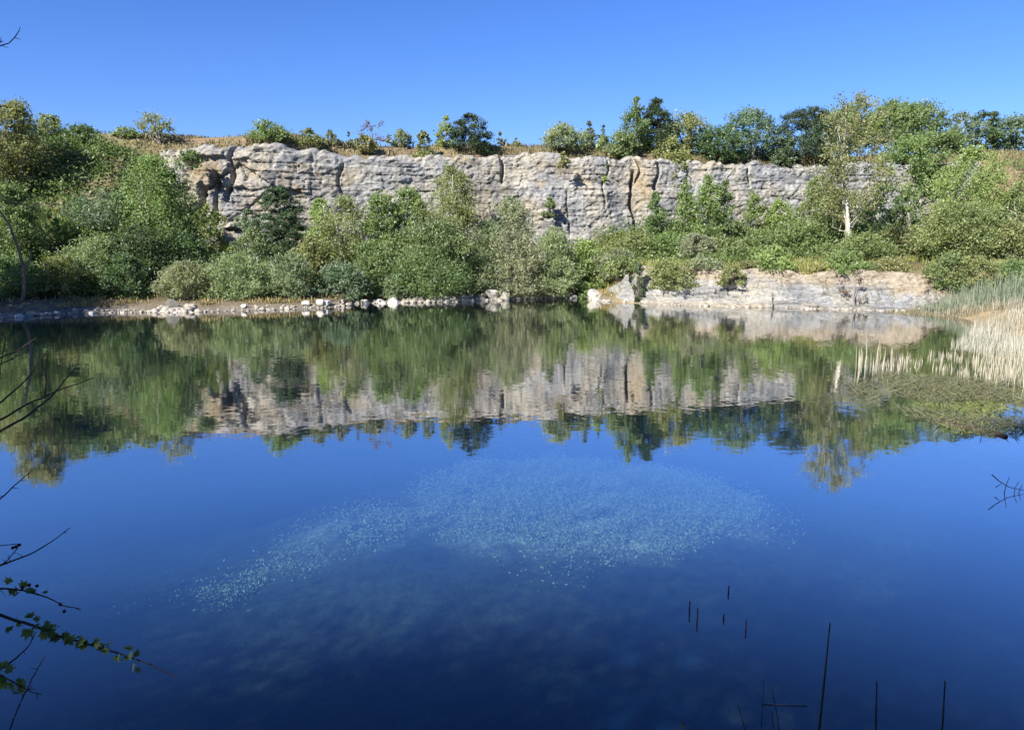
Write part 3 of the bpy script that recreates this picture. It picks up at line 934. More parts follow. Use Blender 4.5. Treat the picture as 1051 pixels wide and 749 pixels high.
MID = [
    ('broad', 4, 104, 60, 58, C_OLV, 'tree', 'tall olive tree cut by the left edge, its top against the sky', 'tree'),
    ('broad', 14, 190, 53, 70, C_MID, 'tree', 'green tree low at the left edge behind the leaning dead trunk', 'tree'),
    ('birch', 62, 192, 62, 56, C_GRN, 'tree', 'green birch on the left hillside below the bare soil patch', 'birch'),
    ('bush', 95, 180, 66.5, 40, C_WIL, 'bush', 'pale bush high on the left hillside below the dark rim shrub', 'bush'),
    ('birch', 62, 222, 57, 66, C_LIME, 'tree', 'light green birch with a white stem above the left shore thicket', 'birch'),
    ('birch', 105, 195, 60, 64, C_BLU, 'tree', 'blue-green birch left of the pale-trunked tree on the left slope', 'birch'),
    ('birch', 146, 160, 61, 84, C_GRN, 'tree', 'tall green birch with several pale trunks, biggest of the left wood', 'birch'),
    ('birch', 178, 178, 63, 50, C_GRN, 'tree', 'slender green tree at the right flank of the tall pale-trunked birch', 'birch'),
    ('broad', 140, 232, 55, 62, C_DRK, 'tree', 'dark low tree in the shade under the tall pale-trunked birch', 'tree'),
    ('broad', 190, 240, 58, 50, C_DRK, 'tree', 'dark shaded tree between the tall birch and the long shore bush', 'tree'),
    ('willow', 100, 242, 53, 76, C_WIL, 'bush', 'broad grey-green willow bush over the left shore', 'willow'),
    ('bush', 62, 262, 51, 62, C_OLV, 'bush', 'yellowish green bush at the left shore above the white round stone', 'bush'),
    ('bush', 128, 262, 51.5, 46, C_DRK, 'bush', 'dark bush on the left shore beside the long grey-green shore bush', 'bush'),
    ('bush', 12, 262, 50, 60, C_MID, 'bush', 'green bush at the left edge behind the foot of the leaning dead trunk', 'bush'),
    ('birch', 219, 210, 62, 36, C_LIME, 'tree', 'small bright lime birch standing before the left end of the cliff', 'birch'),
    ('birch', 257, 215, 63, 34, C_BLU, 'tree', 'blue-green young birch right of the bright lime one', 'birch'),
    ('pine', 287, 192, 65, 46, (0.065, 0.105, 0.045), 'pine_tree', 'ragged pine with layered boughs before the left half of the cliff', 'pine tree'),
    ('birch', 258, 235, 58, 46, C_MID, 'tree', 'leafy tree between the layered pine and the long shore bush', 'tree'),
    ('birch', 326, 205, 65, 34, C_LIME, 'tree', 'pale lime birch just right of the layered pine', 'birch'),
    ('birch', 352, 203, 63, 60, C_OLV, 'tree', 'olive birch with many fine pale stems, central in the wood', 'birch'),
    ('broad', 394, 200, 63.5, 46, C_GRN, 'tree', 'green tree between the many-stemmed birch and the tallest central tree', 'tree'),
    ('broad', 424, 194, 65, 44, C_GRN, 'tree', 'dense green tree on the left shoulder of the tallest central tree', 'tree'),
    ('birch', 459, 171, 64, 60, C_OLV, 'tree', 'tallest tree in the middle of the wood, olive top against the cliff', 'tree'),
    ('broad', 448, 225, 60, 80, C_MID, 'tree', 'deep green spreading tree below the tallest central tree', 'tree'),
    ('bush', 320, 245, 57, 50, C_OLV, 'bush', 'olive undergrowth bush behind the two small shore bushes', 'bush'),
    ('bush', 385, 248, 58, 60, C_MID, 'bush', 'green bush behind the gap between the shore boulders and big bush', 'bush'),
    ('willow', 518, 204, 70, 60, C_WIL2, 'bush', 'pale silvery willow high against the foot of the cliff', 'willow'),
    ('willow', 500, 228, 64, 50, C_WIL, 'bush', 'grey willow between the tallest tree and the pale silvery willow', 'willow'),
    ('willow', 568, 234, 66, 50, C_WIL2, 'bush', 'silvery willow under the grey cliff face, right of the palest one', 'willow'),
    ('bush', 603, 246, 66, 46, C_LIME, 'bush', 'yellow-green bush at the cliff foot left of the rock ledge', 'bush'),
    ('willow', 632, 256, 64, 44, C_WIL, 'bush', 'grey-green bush sloping down to the left tip of the rock ledge', 'bush'),
    ('bush', 655, 238, 72, 50, C_OLV, 'bush', 'olive bush at the foot of the tall ochre crack in the cliff', 'bush'),
    ('spire', 673, 198, 78, 30, C_MID, 'young_tree', 'leftmost of the pointed young trees before the right half of cliff', 'tree'),
    ('spire', 702, 186, 77, 32, C_GRN, 'young_tree', 'pointed young tree, second from the left in the row under the cliff', 'tree'),
    ('spire', 726, 181, 76, 34, C_GRN, 'young_tree', 'tallest of the pointed young trees in the row under the cliff', 'tree'),
    ('spire', 746, 186, 77, 28, C_MID, 'young_tree', 'slim pointed young tree touching the right side of the tallest', 'tree'),
    ('spire', 776, 198, 78, 32, C_GRN, 'young_tree', 'short pointed young tree below the pale patch of the cliff', 'tree'),
    ('birch', 800, 205, 77, 40, C_LIME, 'young_tree', 'light green young birch at right end of the pointed row', 'birch'),
    ('bush', 690, 238, 72, 56, C_GRN, 'bush', 'green bush under the pointed young trees above the rock ledge', 'bush'),
    ('willow', 716, 240, 68, 40, C_WIL2, 'bush', 'silvery pale bush on the grassy terrace under the pointed trees', 'bush'),
    ('bush', 745, 242, 69, 44, C_OLV, 'bush', 'reddish olive bush on the grassy terrace right of the silvery one', 'bush'),
    ('bush', 778, 236, 71, 50, C_GRN, 'bush', 'green bush on the terrace below the light green young birch', 'bush'),
    ('birch', 836, 182, 74, 50, C_GRN, 'tree', 'bright green birch just left of the tall sparse poplar', 'birch'),
    ('broad', 822, 225, 70, 56, C_GRN, 'tree', 'bushy green tree below the birch left of the tall sparse poplar', 'tree'),
    ('broad', 862, 196, 76, 48, C_MID, 'tree', 'green tree directly behind the trunks of the tall sparse poplar', 'tree'),
    ('birch', 905, 190, 74, 44, C_MID, 'tree', 'blue-green birch just right of the tall sparse poplar', 'birch'),
    ('birch', 932, 190, 73, 30, C_GRN, 'tree', 'narrow green birch below the small right-hand rock face', 'birch'),
    ('broad', 925, 232, 66, 50, C_OLV, 'tree', 'olive tree between the poplar and the dark-hollowed right tree', 'tree'),
    ('airy', 883, 97, 62, 64, C_OLV, 'poplar_tree', 'tall sparse poplar with white trunks, crown rising above the cliff', 'poplar'),
    ('bush', 882, 238, 60.5, 76, C_GRN, 'bush', 'spreading green bush around the foot of the tall sparse poplar', 'bush'),
    ('broad', 985, 208, 61, 86, C_OLV, 'tree', 'big olive tree with dark hollow and pale trunks behind the reeds', 'tree'),
    ('birch', 1003, 152, 72, 74, C_LIME, 'tree', 'light green tree on the slope above the big olive tree', 'tree'),
    ('broad', 1036, 226, 60, 66, C_OLV, 'tree', 'olive tree at the right edge behind the green reeds', 'tree'),
    ('birch', 1045, 190, 68, 44, C_GRN, 'tree', 'green birch at the right edge below the reddish slope', 'birch'),
    ('bush', 1030, 268, 54, 60, C_GRN, 'bush', 'low green bush at the right edge just behind the reeds', 'bush'),
]
for k, u, vt, Y, wp, c, nm, lb, ct in MID:
    plant(k, u, vt, 55 + (Y - 55) * 0.70 if Y > 55 else Y, wp, c, nm, lb, ct, G_WOOD)

SHORE = [
    ('willow', 192, 268, 50.6, 62, C_WIL, 'bush', 'left half of the long grey-green thicket beside the dark rock heap', 'bush'),
    ('willow', 238, 260, 52.0, 74, C_WIL, 'bush', 'tall right half of the long grey-green thicket on the pebble shore', 'bush'),
    ('willow', 298, 260, 52.5, 46, C_WIL, 'bush', 'rounded upright bush with pale stems right of the long thicket', 'bush'),
    ('bush', 350, 269, 54.5, 56, C_BLU, 'bush', 'low domed blue-green bush above the row of white boulders', 'bush'),
    ('willow', 438, 250, 57.0, 88, C_MID, 'bush', 'largest domed green bush above the pale rubble on the far shore', 'bush'),
    ('willow', 402, 280, 56.0, 36, C_WIL, 'bush', 'small grey bush at the left skirt of the largest domed bush', 'bush'),
    ('willow', 492, 254, 59.5, 62, C_WIL, 'bush', 'pale bush above the big stone pile, right of the largest dome', 'bush'),
    ('willow', 530, 238, 59.5, 60, C_WIL2, 'bush', 'tall silvery willow hanging over the water in the centre', 'willow'),
    ('willow', 564, 240, 60.5, 52, C_WIL, 'bush', 'darker willow with shaded right side above the dark inlet', 'willow'),
    ('willow', 512, 272, 58.5, 40, C_WIL2, 'bush', 'low silvery bush right above the big stone pile', 'bush'),
    ('bush', 600, 262, 61.5, 40, C_GRN, 'bush', 'green bush at the head of the small inlet left of the rock ledge', 'bush'),
    ('bush', 602, 290, 59.6, 16, C_LIME, 'bush', 'tiny bright green bush at the waterline in the small inlet', 'bush'),
]
for k, u, vt, Y, wp, c, nm, lb, ct in SHORE:
    plant(k, u, vt, Y + (0.3 if u < 610 else 0), wp, c, nm, lb, ct, G_SHORE)

# shrubs rooted in the rock face
for u, v, wp, hp, c, lb in ((197, 165, 26, 20, C_MID, 'green shrub clinging to the orange-stained left end of the cliff'),
                            (578, 165, 12, 16, C_OLV, 'small green shrub hanging from the upper ledge of the cliff'),
                            (563, 214, 14, 20, C_MID, 'upright green shrub low on the grey cliff face')):
    Yq = yc_at(u, -2.2)
    xq, _, zq = at(u, v + hp * 0.5, Yq)
    r_ = plant('bush', 0, 0, Yq, wp, c, 'shrub', lb, 'shrub', 'shrubs rooted in the cliff', x=float(xq), h=hp * Yq / FPX)
    r_.location.z = float(zq)

for k, u, vt, vb, dy, wp, c, lb in (
        ('bush', 686, 266, 297, 2.2, 50, C_OLV, 'sprawling olive bush hanging down the rock ledge beside its dark cleft'),
        ('bush', 655, 270, 311, 1.3, 13, C_DRK, 'narrow green bush growing in the dark cleft of the rock ledge'),
        ('bush', 750, 272, 293, 2.2, 28, C_OLV, 'small olive bush low on the middle of the rock ledge'),
        ('bush', 797, 252, 281, 4.2, 38, C_LIME, 'lime green bush on the edge of the ledge left of the poplar foot'),
        ('bare', 876, 283, 314, 1.0, 30, (0.2, 0.14, 0.1), 'brown twiggy bush at the waterline below the poplar foot'),
        ('bush', 842, 268, 282, 4.0, 24, C_YEL, 'dry yellowish bush on the sandy top of the ledge'),
        ('bush', 637, 262, 282, 3.2, 34, C_GRN, 'green bush spilling over the left shoulder of the rock ledge'),
        ('bush', 722, 262, 277, 4.2, 40, C_WIL, 'grey-green low bush on the ledge rim between two olive bushes'),
        ('bush', 770, 266, 277, 4.4, 26, C_OLV, 'tiny olive bush on the ledge rim left of the lime green one'),
        ('bush', 868, 255, 284, 4.6, 50, C_GRN, 'bushy green growth overhanging the sandy ledge under the poplar'),
        ('bush', 968, 258, 297, 3.6, 44, C_GRN, 'green bush right of the bare sandy slope, left behind the reeds'),
        ('bush', 1002, 262, 298, 3.2, 46, C_OLV, 'olive bush standing in the middle behind the blue-green reeds'),
        ('bush', 1040, 266, 300, 3.0, 46, C_GRN, 'green bush at the right edge touching the blue-green reeds'),
        ('bush', 912, 262, 283, 5.5, 46, C_OLV, 'olive bush above the sandy slope right of the poplar foot')):
    xq = 0.0
    for _ in range(6):
        Yq = float(y_shore(np.array([xq]))[0]) + dy
        xq, _, zq = [float(q) for q in at(u, vb, Yq)]
    zt = float(at(u, vt, Yq)[2])
    plant(k, 0, 0, Yq, wp, c, 'bush', lb, 'bush', 'bushes on the rock ledge', x=xq, h=zt - zq).location.z = zq - 0.05

# trees of the near bank whose shade lies over the foreground
def bank_tree(x, y, h_, wm, lb):
    plant('bank', 0, 0, y, wm * FPX / y, C_MID, 'bank_tree', lb, 'tree', 'trees of the near bank', x=x, h=h_, dens_px=46 if y < 0 else 60, cov=1.8)


for a in ((-28.0, -7.0, 13.2, 10.0, 'leafy bank tree far left of the viewer'), (-22.0, -8.0, 13.6, 10.0, 'leafy bank tree left beyond the hawthorn'),
          (-16.0, -7.2, 13.2, 10.0, 'leafy bank tree left of the viewer'), (-10.8, -8.0, 13.6, 9.5, 'leafy bank tree behind the hawthorn'),
          (-4.8, -7.6, 20.2, 6.4, 'tallest bank tree behind the viewer'), (-1.6, -8.2, 13.6, 9.5, 'leafy bank tree behind the viewer'), (4.5, -7.5, 13.2, 10.0, 'leafy bank tree behind to the right of the viewer'),
          (-38.0, 36.0, 13.0, 10.0, 'leafy tree on the left bank outside the picture')):
    bank_tree(*a)


# ------------------------------------------------------------------ ground cover
def blades(name, B, H, W, lean, tint, g):
    n = len(B)
    a = g.uniform(0, 2 * np.pi, n)
    side = np.stack([np.cos(a), np.sin(a), 0 * a], 1) * (W / 2)[:, None]
    la = g.uniform(0, 2 * np.pi, n)
    tip = np.stack([np.cos(la), np.sin(la), 0 * la], 1) * (lean * H)[:, None] + np.array([0, 0, 1.0]) * (H * np.sqrt(np.clip(1 - lean ** 2, 0.02, 1)))[:, None]
    mid = B + tip * 0.55 - np.array([0, 0, 0.0])
    V = np.stack([B - side * 0.7, B + side * 0.7, mid + side, B + tip, mid - side], 1)
    F = np.arange(n * 5).reshape(n, 5)
    return mesh_np(name, V.reshape(-1, 3), 5, tint=tint, faces=F)


def grass(name, label, cat, x, y, hmin, hmax, wid, col, g, lean=0.5):
    z = terrain(x, y)
    n = len(x)
    H = g.uniform(hmin, hmax, n)
    o = put(name, blades(name, np.stack([x, y, z - 0.03], 1), H, np.full(n, wid), np.abs(g.normal(0, lean * 0.6, n)).clip(0, 0.95), 0.45 + 0.22 * g.normal(size=n), g), BLADE,
            label=label, cat=cat, kind='stuff')
    o.color = (*col, 1)
    return o


g = np.random.default_rng(55)
x = g.uniform(-62, 66, 60000)
y = y_cliff(x) + 0.2 + 9 * g.uniform(0, 1, len(x)) ** 1.4
k = fbm(x / 2.2, y / 2.2, 140) + g.normal(0, 0.08, len(x)) > 0.47
x, y = x[k], y[k]
grass('dry_grass', 'tawny dry grass fringing the cliff top', 'grass', x, y, 0.12, 0.5, 0.09, (0.17, 0.145, 0.075), g, 0.6)
x = g.uniform(5.5, 40, 50000)
y = y_shore(x) + 4.2 + 15 * g.uniform(0, 1, len(x)) ** 1.2
k = (fbm(x / 2.0, y / 2.0, 141) + g.normal(0, 0.08, len(x)) > 0.45) & (y < y_cliff(x) - 3) & ~((x > 24) & (x < 33) & (y < 57))
x, y = x[k], y[k]
grass('terrace_grass', 'yellow-green rough grass on the terrace above the rock ledge', 'grass', x, y, 0.2, 0.7, 0.09, (0.20, 0.20, 0.065), g, 0.6)
x = g.uniform(-50, 8, 16000)
y = y_shore(x) + 1.4 + 5 * g.uniform(0, 1, len(x)) ** 1.5
k = fbm(x / 1.5, y / 1.5, 142) + g.normal(0, 0.08, len(x)) > 0.55
x, y = x[k], y[k]
grass('shore_grass', 'sparse dry grass behind the pebbles of the far shore', 'grass', x, y, 0.12, 0.4, 0.06, (0.26, 0.20, 0.09), g, 0.6)


def scrub(name, label, x, y, hmax, col, g, per=26, leaf=0.24):
    z = terrain(x, y)
    n = len(x)
    hh = hmax * g.uniform(0.35, 1.0, n)
    q = g.normal(size=(n, per, 3)) * np.array([0.5, 0.5, 0.0])
    zz = np.abs(g.normal(0.45, 0.35, (n, per)))
    P = np.stack([x[:, None] + q[..., 0] * hh[:, None], y[:, None] + q[..., 1] * hh[:, None], z[:, None] + zz * hh[:, None]], -1).reshape(-1, 3)
    ti = (0.42 + 0.18 * g.normal(size=(n, 1)) + 0.12 * g.normal(size=(n, per))).ravel()
    o = put(name, mesh_np(name, leaf_quads(P, leaf, leaf * 0.6, g, 0.5), 4, tint=ti), LEAF, label=label, cat='undergrowth', kind='stuff')
    o.color = (*col, 1)


x = g.uniform(-62, -27, 2600)
y = g.uniform(51, 65, 2600)
k = y > y_shore(x) + 3
scrub('hillside_scrub', 'tangled low scrub covering the left hillside', x[k], y[k], 1.5, C_MID, g)
x = g.uniform(-27, 60, 3600)
y = y_cliff(x) - g.uniform(1.5, 17, 3600)
k = (y > y_shore(x) + np.where(x > 6, 9, 5)) & (g.uniform(0, 1, 3600) < 0.75) & ~((x > 20) & (x < 34) & (y < 62))
scrub('quarry_floor_scrub', 'mixed low green scrub filling the quarry floor below the cliff', x[k], y[k], 1.5, C_GRN, g)


# ------------------------------------------------------------------ stones
def stone_mat(name, a, b_):
    m, t, b = mat(name, 0.9)
    n = noise(t, 4.0, 6, None, 0.7)
    oi = t.nodes.new('ShaderNodeObjectInfo')
    c = ramp(t, n.outputs['Fac'], [(0.3, a), (0.65, b_)])
    c = mixc(t, 1.0, c, oi.outputs['Color'], 'MULTIPLY')
    t.links.new(c, b.inputs['Base Color'])
    bump(t, b, n.outputs['Fac'], 0.6, 0.05)
    return m


STONE = stone_mat('pale_stone', (0.40, 0.38, 0.35), (0.66, 0.64, 0.60))


def ico(sub):
    bm = bmesh.new()
    bmesh.ops.create_icosphere(bm, subdivisions=sub, radius=1.0)
    V = np.array([v.co[:] for v in bm.verts])
    F = np.array([[l.vert.index for l in f.loops] for f in bm.faces])
    bm.free()
    return V, F


I3, I2 = ico(4), ico(2)


def rock_shape(g, base, cuts, sz):
    V = base[0].copy()
    for _ in range(cuts):
        n = unit(g.normal(size=3))
        d = g.uniform(0.45, 0.8)
        V = V - n * np.maximum(V @ n - d, 0)[:, None]
    V = V / np.abs(V).max(0) * np.asarray(sz)
    if len(V) > 200:
        V = V + unit(V) * (0.05 * min(sz) * (fbm(V[:, 0] * 6 / sz[0] + 20, (V[:, 1] / sz[1] + V[:, 2] / sz[2]) * 4 + 20, int(g.integers(999))) - 0.5))[:, None]
    return V


BOULDERS = [  # u, v centre, width px, height px, brightness, label
    (67, 316.5, 9, 8, 1.0, 'round white stone alone on the shaded left shore'),
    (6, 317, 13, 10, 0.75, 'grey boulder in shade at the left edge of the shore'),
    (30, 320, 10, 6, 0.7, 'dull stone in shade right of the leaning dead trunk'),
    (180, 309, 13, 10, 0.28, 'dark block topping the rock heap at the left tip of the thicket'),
    (171, 314, 11, 7, 0.85, 'pale block at the left foot of the dark rock heap'),
    (187, 315, 13, 6, 0.9, 'pale flat block at the right foot of the dark rock heap'),
    (261, 309, 7, 4, 0.95, 'small white stone alone on the pebble beach under the thicket'),
    (322, 306.5, 8, 5, 1.0, 'white stone left of the row of white boulders'),
    (340, 304.5, 9, 6, 1.0, 'leftmost white boulder of the three-stone group on the beach'),
    (349, 303.5, 10, 6, 1.05, 'white boulder in the middle of the three-stone group on the beach'),
    (357, 307, 9, 7, 0.95, 'white boulder nearest the water in the three-stone group'),
    (370, 304, 10, 9, 1.05, 'tall white boulder left in the pair at the water edge'),
    (381, 306, 11, 9, 1.0, 'white boulder right in the pair at the water edge'),
    (393, 307, 13, 10, 1.1, 'largest white boulder at the water edge left of the rubble'),
    (402, 302, 11, 8, 0.75, 'grey-white angular boulder behind the largest white one'),
    (506, 297, 16, 9, 0.85, 'large flat grey slab on top of the central stone pile'),
    (517, 301, 10, 13, 0.6, 'upright dark grey block at the right end of the central stone pile'),
    (497, 304, 12, 7, 1.0, 'pale block at the left front of the central stone pile'),
    (509, 307, 11, 6, 1.0, 'pale block at the waterline in front of the central stone pile'),
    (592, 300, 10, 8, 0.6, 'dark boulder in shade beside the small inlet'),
    (609, 298, 13, 9, 0.8, 'grey block right of the tiny bright green bush in the inlet'),
    (617, 303, 12, 8, 0.95, 'pale block at the left foot of the rock ledge'),
]
for u, v, wp, hp, br, lb in BOULDERS:
    vb = v + hp * 0.5
    x_, y_ = on_z(u, vb + 1.0, 0.25)
    x_, y_ = float(x_), float(y_)
    ys = float(y_shore(np.array([x_]))[0])
    y_ = min(max(y_, ys - 0.1), ys + 0.8)
    s = y_ / FPX
    sx, sz = wp * s * 0.56, hp * s * 0.60
    zc = float(at(u, v, y_)[2])
    gg = np.random.default_rng(int(u * 7 + v))
    V = rock_shape(gg, I3, 9, (sx, sx * gg.uniform(0.75, 1.0), sz))
    o = put('boulder', mesh_np('boulder', V, 3, faces=I3[1]), STONE, label=lb, cat='boulder', group='boulders along the far shore', loc=(x_, y_, min(zc, tz(x_, y_) + sz * 0.75)))
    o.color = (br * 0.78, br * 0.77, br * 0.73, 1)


def rubble(name, label, spots, g):
    Vs, Fs, ti, off = [], [], [], 0
    for x_, y_, r in spots:
        V = rock_shape(g, I2, 7, (r * g.uniform(0.8, 1.3), r * g.uniform(0.7, 1.1), r * g.uniform(0.5, 0.9)))
        a = g.uniform(0, 6.28)
        V = V @ np.array([[math.cos(a), math.sin(a), 0], [-math.sin(a), math.cos(a), 0], [0, 0, 1]])
        z_ = max(tz(x_, y_), -0.05)
        Vs.append(V + np.array([x_, y_, z_ + r * 0.15]))
        Fs.append(I2[1] + off)
        off += len(V)
    o = put(name, mesh_np(name, np.concatenate(Vs), 3, faces=np.concatenate(Fs)), STONE, label=label, cat='rubble', kind='stuff')
    o.color = (0.50, 0.475, 0.43, 1)


sp = []
for _ in range(420):
    u = g.uniform(-20, 620)
    x_, y_ = on_z(u, np.interp(u, [p[0] for p in WL], [p[1] for p in WL]), 0)
    ys = float(y_shore(np.array([float(x_)]))[0])
    sp.append((float(x_), ys + abs(g.normal(0.1, 0.45)), g.choice([0.07, 0.1, 0.14, 0.2], p=[.35, .35, .2, .1])))
for _ in range(150):
    u = g.uniform(414, 460)
    x_ = float(on_z(u, 311, 0)[0])
    ys = float(y_shore(np.array([x_]))[0])
    sp.append((x_, ys + g.uniform(0.0, 1.5), g.uniform(0.12, 0.26)))
for _ in range(120):
    u = g.uniform(458, 620)
    x_ = float(on_z(u, 308, 0)[0])
    ys = float(y_shore(np.array([x_]))[0])
    sp.append((x_, ys + g.uniform(-0.1, 1.4), g.uniform(0.12, 0.32)))
for _ in range(60):
    u = g.uniform(162, 196)
    x_ = float(on_z(u, 320, 0)[0])
    ys = float(y_shore(np.array([x_]))[0])
    sp.append((x_, ys + g.uniform(-0.1, 1.2), g.uniform(0.12, 0.36)))
for _ in range(60):
    u = g.uniform(620, 940)
    x_ = float(on_z(u, 315, 0)[0])
    ys = float(y_shore(np.array([x_]))[0])
    sp.append((x_, ys + g.uniform(-0.1, 0.5), g.uniform(0.06, 0.2)))
rubble('shore_rubble', 'pale pebbles and broken stone along the far waterline', sp, g)


# ------------------------------------------------------------------ reeds and floating weed
def in_poly(px, py, poly):
    r = np.zeros(len(px), bool)
    n = len(poly)
    for i in range(n):
        (x1, y1), (x2, y2) = poly[i], poly[(i + 1) % n]
        c = ((y1 > py) != (y2 > py)) & (px < (x2 - x1) * (py - y1) / (y2 - y1 + 1e-9) + x1)
        r ^= c
    return r


def scatter(poly, n, g, clump=None, thr=0.45):
    """points on the water inside the shape whose seen outline is poly"""
    W = np.array([[float(c) for c in on_z(a, b, 0)] for a, b in poly])
    lo, hi = W.min(0), W.max(0)
    x, y = g.uniform(lo[0], hi[0], n), g.uniform(lo[1], hi[1], n)
    k = in_poly(x, y, [tuple(p) for p in W])
    x, y = x[k], y[k]
    if clump:
        k = fbm(x / clump, y / clump, 150) + g.normal(0, 0.1, len(x)) > thr
        x, y = x[k], y[k]
    return x, y


def reed(name, label, poly, n, hr, wid, col, lean, clump=None, thr=0.45, tint=0.2, flat=False):
    x, y = scatter(poly, n, g, clump, thr)
    m = len(x)
    z = np.maximum(terrain(x, y), 0.005 if flat else -0.1)
    edge = 1.0 if flat else (0.45 + 0.9 * vn(x / 1.6, y / 1.6, 151)) * np.where(y > 40, 0.45 + 0.55 * sst(0, 5, x - x[y > 40].min() if (y > 40).any() else x), 1.0)
    o = put(name, blades(name, np.stack([x, y, z - (0.0 if flat else 0.05)], 1), g.uniform(hr[0], hr[1], m) * edge, np.full(m, wid), (g.uniform(0.93, 0.9995, m) if flat else np.abs(g.normal(0, lean, m)).clip(0, 0.95)), 0.45 + tint * g.normal(size=m), g), BLADE,
            label=label, cat='reeds', kind='stuff')
    o.color = (*col, 1)


reed('green_reeds', 'stand of blue-green reeds at the right end of the far shore', [(936, 320), (1100, 332), (1110, 323), (965, 315.5)], 7500, (0.8, 2.1), 0.035, (0.18, 0.205, 0.145), 0.14, tint=0.3)
reed('pale_reeds', 'bleached dry reed stems mixed into the foot of the green reeds', [(950, 323), (1100, 335), (1110, 326), (985, 319)], 4500, (0.3, 1.1), 0.028, (0.30, 0.27, 0.225), 0.12)
reed('dry_reeds', 'dense straw-coloured dry reeds standing in the right bay', [(975, 356), (1075, 374), (1160, 374), (1120, 328), (1035, 328), (1000, 338)], 17000, (0.25, 0.85), 0.02, (0.36, 0.33, 0.28), 0.17, 1.5, 0.42)
reed('reed_stubble', 'pale broken reed stalks in a loose row on the right bay', [(872, 372), (908, 369), (985, 362), (1075, 374), (1075, 404), (985, 386), (930, 381), (880, 380)], 2600, (0.25, 0.85), 0.026, (0.36, 0.315, 0.25), 0.13, 0.8, 0.43)
reed('sedge_fringe', 'brown dry sedge fringing the right end of the far shore', [(895, 321), (1060, 331), (1060, 322), (930, 318)], 9000, (0.2, 0.5), 0.04, (0.19, 0.16, 0.10), 0.35)
x, y = g.uniform(-8, 8, 700000), g.uniform(10, 26, 700000)
k = (g.uniform(0, 1, len(x)) < weed_patch(x, y) ** 1.3) & (fbm(x / 0.5, y / 0.5, 160) + g.normal(0, 0.10, len(x)) > 0.53)
x, y = x[k], y[k]
P = np.stack([x, y, terrain(x, y) + np.abs(g.normal(0.10, 0.12, len(x)))], 1)
o = put('water_weed', mesh_np('water_weed', leaf_quads(P, 0.06, 0.026, g, 0.8), 4, tint=0.42 + 0.33 * g.normal(size=len(x))), BLADE, label='pale speckled bed of water weed seen through the clear water', cat='water weed', kind='stuff')
o.color = (0.27, 0.34, 0.24, 1)
reed('floating_weed', 'matted grey-brown water weed lying on the surface before the reeds', [(868, 392), (905, 382), (1075, 396), (1090, 450), (1000, 448), (940, 430), (880, 410)], 15000, (0.15, 0.45), 0.022, (0.17, 0.16, 0.10), 0.0, 1.3, 0.46, flat=True)
reed('green_weed', 'yellow-green weed patches among the floating mat in the right bay', [(930, 392), (1075, 402), (1080, 450), (985, 446), (940, 420)], 6000, (0.1, 0.25), 0.03, (0.19, 0.20, 0.07), 0.0, 0.8, 0.52, flat=True)

# ------------------------------------------------------------------ single stalks, sticks and the leaning dead trunk


def px_line(pts, n=None):
    P = np.array([[float(c) for c in at(u, v, Y)] for u, v, Y in pts])
    return smooth_line(P, n or max(6, len(pts) * 3))


def stalk(name, pts, r0, r1, label, cat, group=None, material=STALK):
    P = px_line(pts)
    b = P[0].copy()
    me = tubes(name, [(P - b, np.linspace(r0, r1, len(P)))], 5)
    return put(name, me, material, label=label, cat=cat, group=group, loc=tuple(b))


def Yw(u, v):
    return float(on_z(u, v, 0)[1])


G_ST = 'reed stalks in front of the near bank'
stalk('reed_stalk', [(838, 775, 5.2), (846, 700, 5.25), (852, 639, 5.3)], 0.011, 0.005, 'tallest dark reed stalk, leaning right, in the near water', 'reed stalk', G_ST)
stalk('reed_stalk', [(899, 775, 5.2), (899, 735, 5.2), (900, 699, 5.2)], 0.009, 0.005, 'upright dark reed stalk just right of the tallest one', 'reed stalk', G_ST)
stalk('reed_stalk', [(965, 775, 5.2), (968, 735, 5.2), (970, 698, 5.25)], 0.009, 0.005, 'rightmost upright dark reed stalk near the bottom edge', 'reed stalk', G_ST)
stalk('reed_stalk', [(780, 775, 5.2), (782, 735, 5.2), (784, 698, 5.2)], 0.005, 0.002, 'thin upright reed stalk behind the floating stick', 'reed stalk', G_ST)
stalk('reed_stalk', [(802, 775, 5.2), (798, 735, 5.2), (792, 706, 5.2)], 0.006, 0.002, 'thin reed stalk leaning left across the floating stick', 'reed stalk', G_ST)
stalk('reed_stalk', [(796, 775, 5.1), (794, 745, 5.1), (792, 731, 5.1)], 0.006, 0.003, 'shortest reed stalk below the floating stick', 'reed stalk', G_ST)
stalk('reed_stalk', [(768, 775, 5.1), (764, 745, 5.1), (757, 722, 5.1)], 0.006, 0.002, 'leftmost thin reed stalk bending left near the bottom edge', 'reed stalk', G_ST)
for u, v0, v1 in ((708, 634, 617), (716, 644, 624), (743, 637, 630), (748, 611, 601), (766, 651, 636), (701, 752, 741)):
    Y = Yw(u, (v0 + v1) / 2 + 2)
    stalk('reed_stub', [(u, v0, Y), (u - 0.3, (v0 + v1) / 2, Y), (u + 0.2, v1, Y)], 0.010, 0.008, 'short dark reed stub poking straight up out of the near water', 'reed stub', 'reed stubs in the near water')
Y = Yw(804, 722)
stalk('floating_stick', [(783, 721.5, Y), (806, 723, Y - 0.02), (828, 723.5, Y - 0.03)], 0.006, 0.004, 'thin stick floating level near the bottom edge', 'stick', None, BARK_GREY)
Yb = Yw(1000, 443)
stalk('floating_branch', [(962, 430, Yw(962, 431)), (985, 437, Yw(985, 437.5)), (1008, 441, Yw(1008, 441.5)), (1033, 448, Yw(1033, 448.5))], 0.03, 0.05, 'long dark branch lying in the water by the weed mat', 'branch', None, BARK_TWIG)
Yt = Yw(1035, 505)
tw_root = put('drowned_twig', None, label='small dark twig sticking out of the blue water at right', cat='twig', loc=(0, 0, 0))
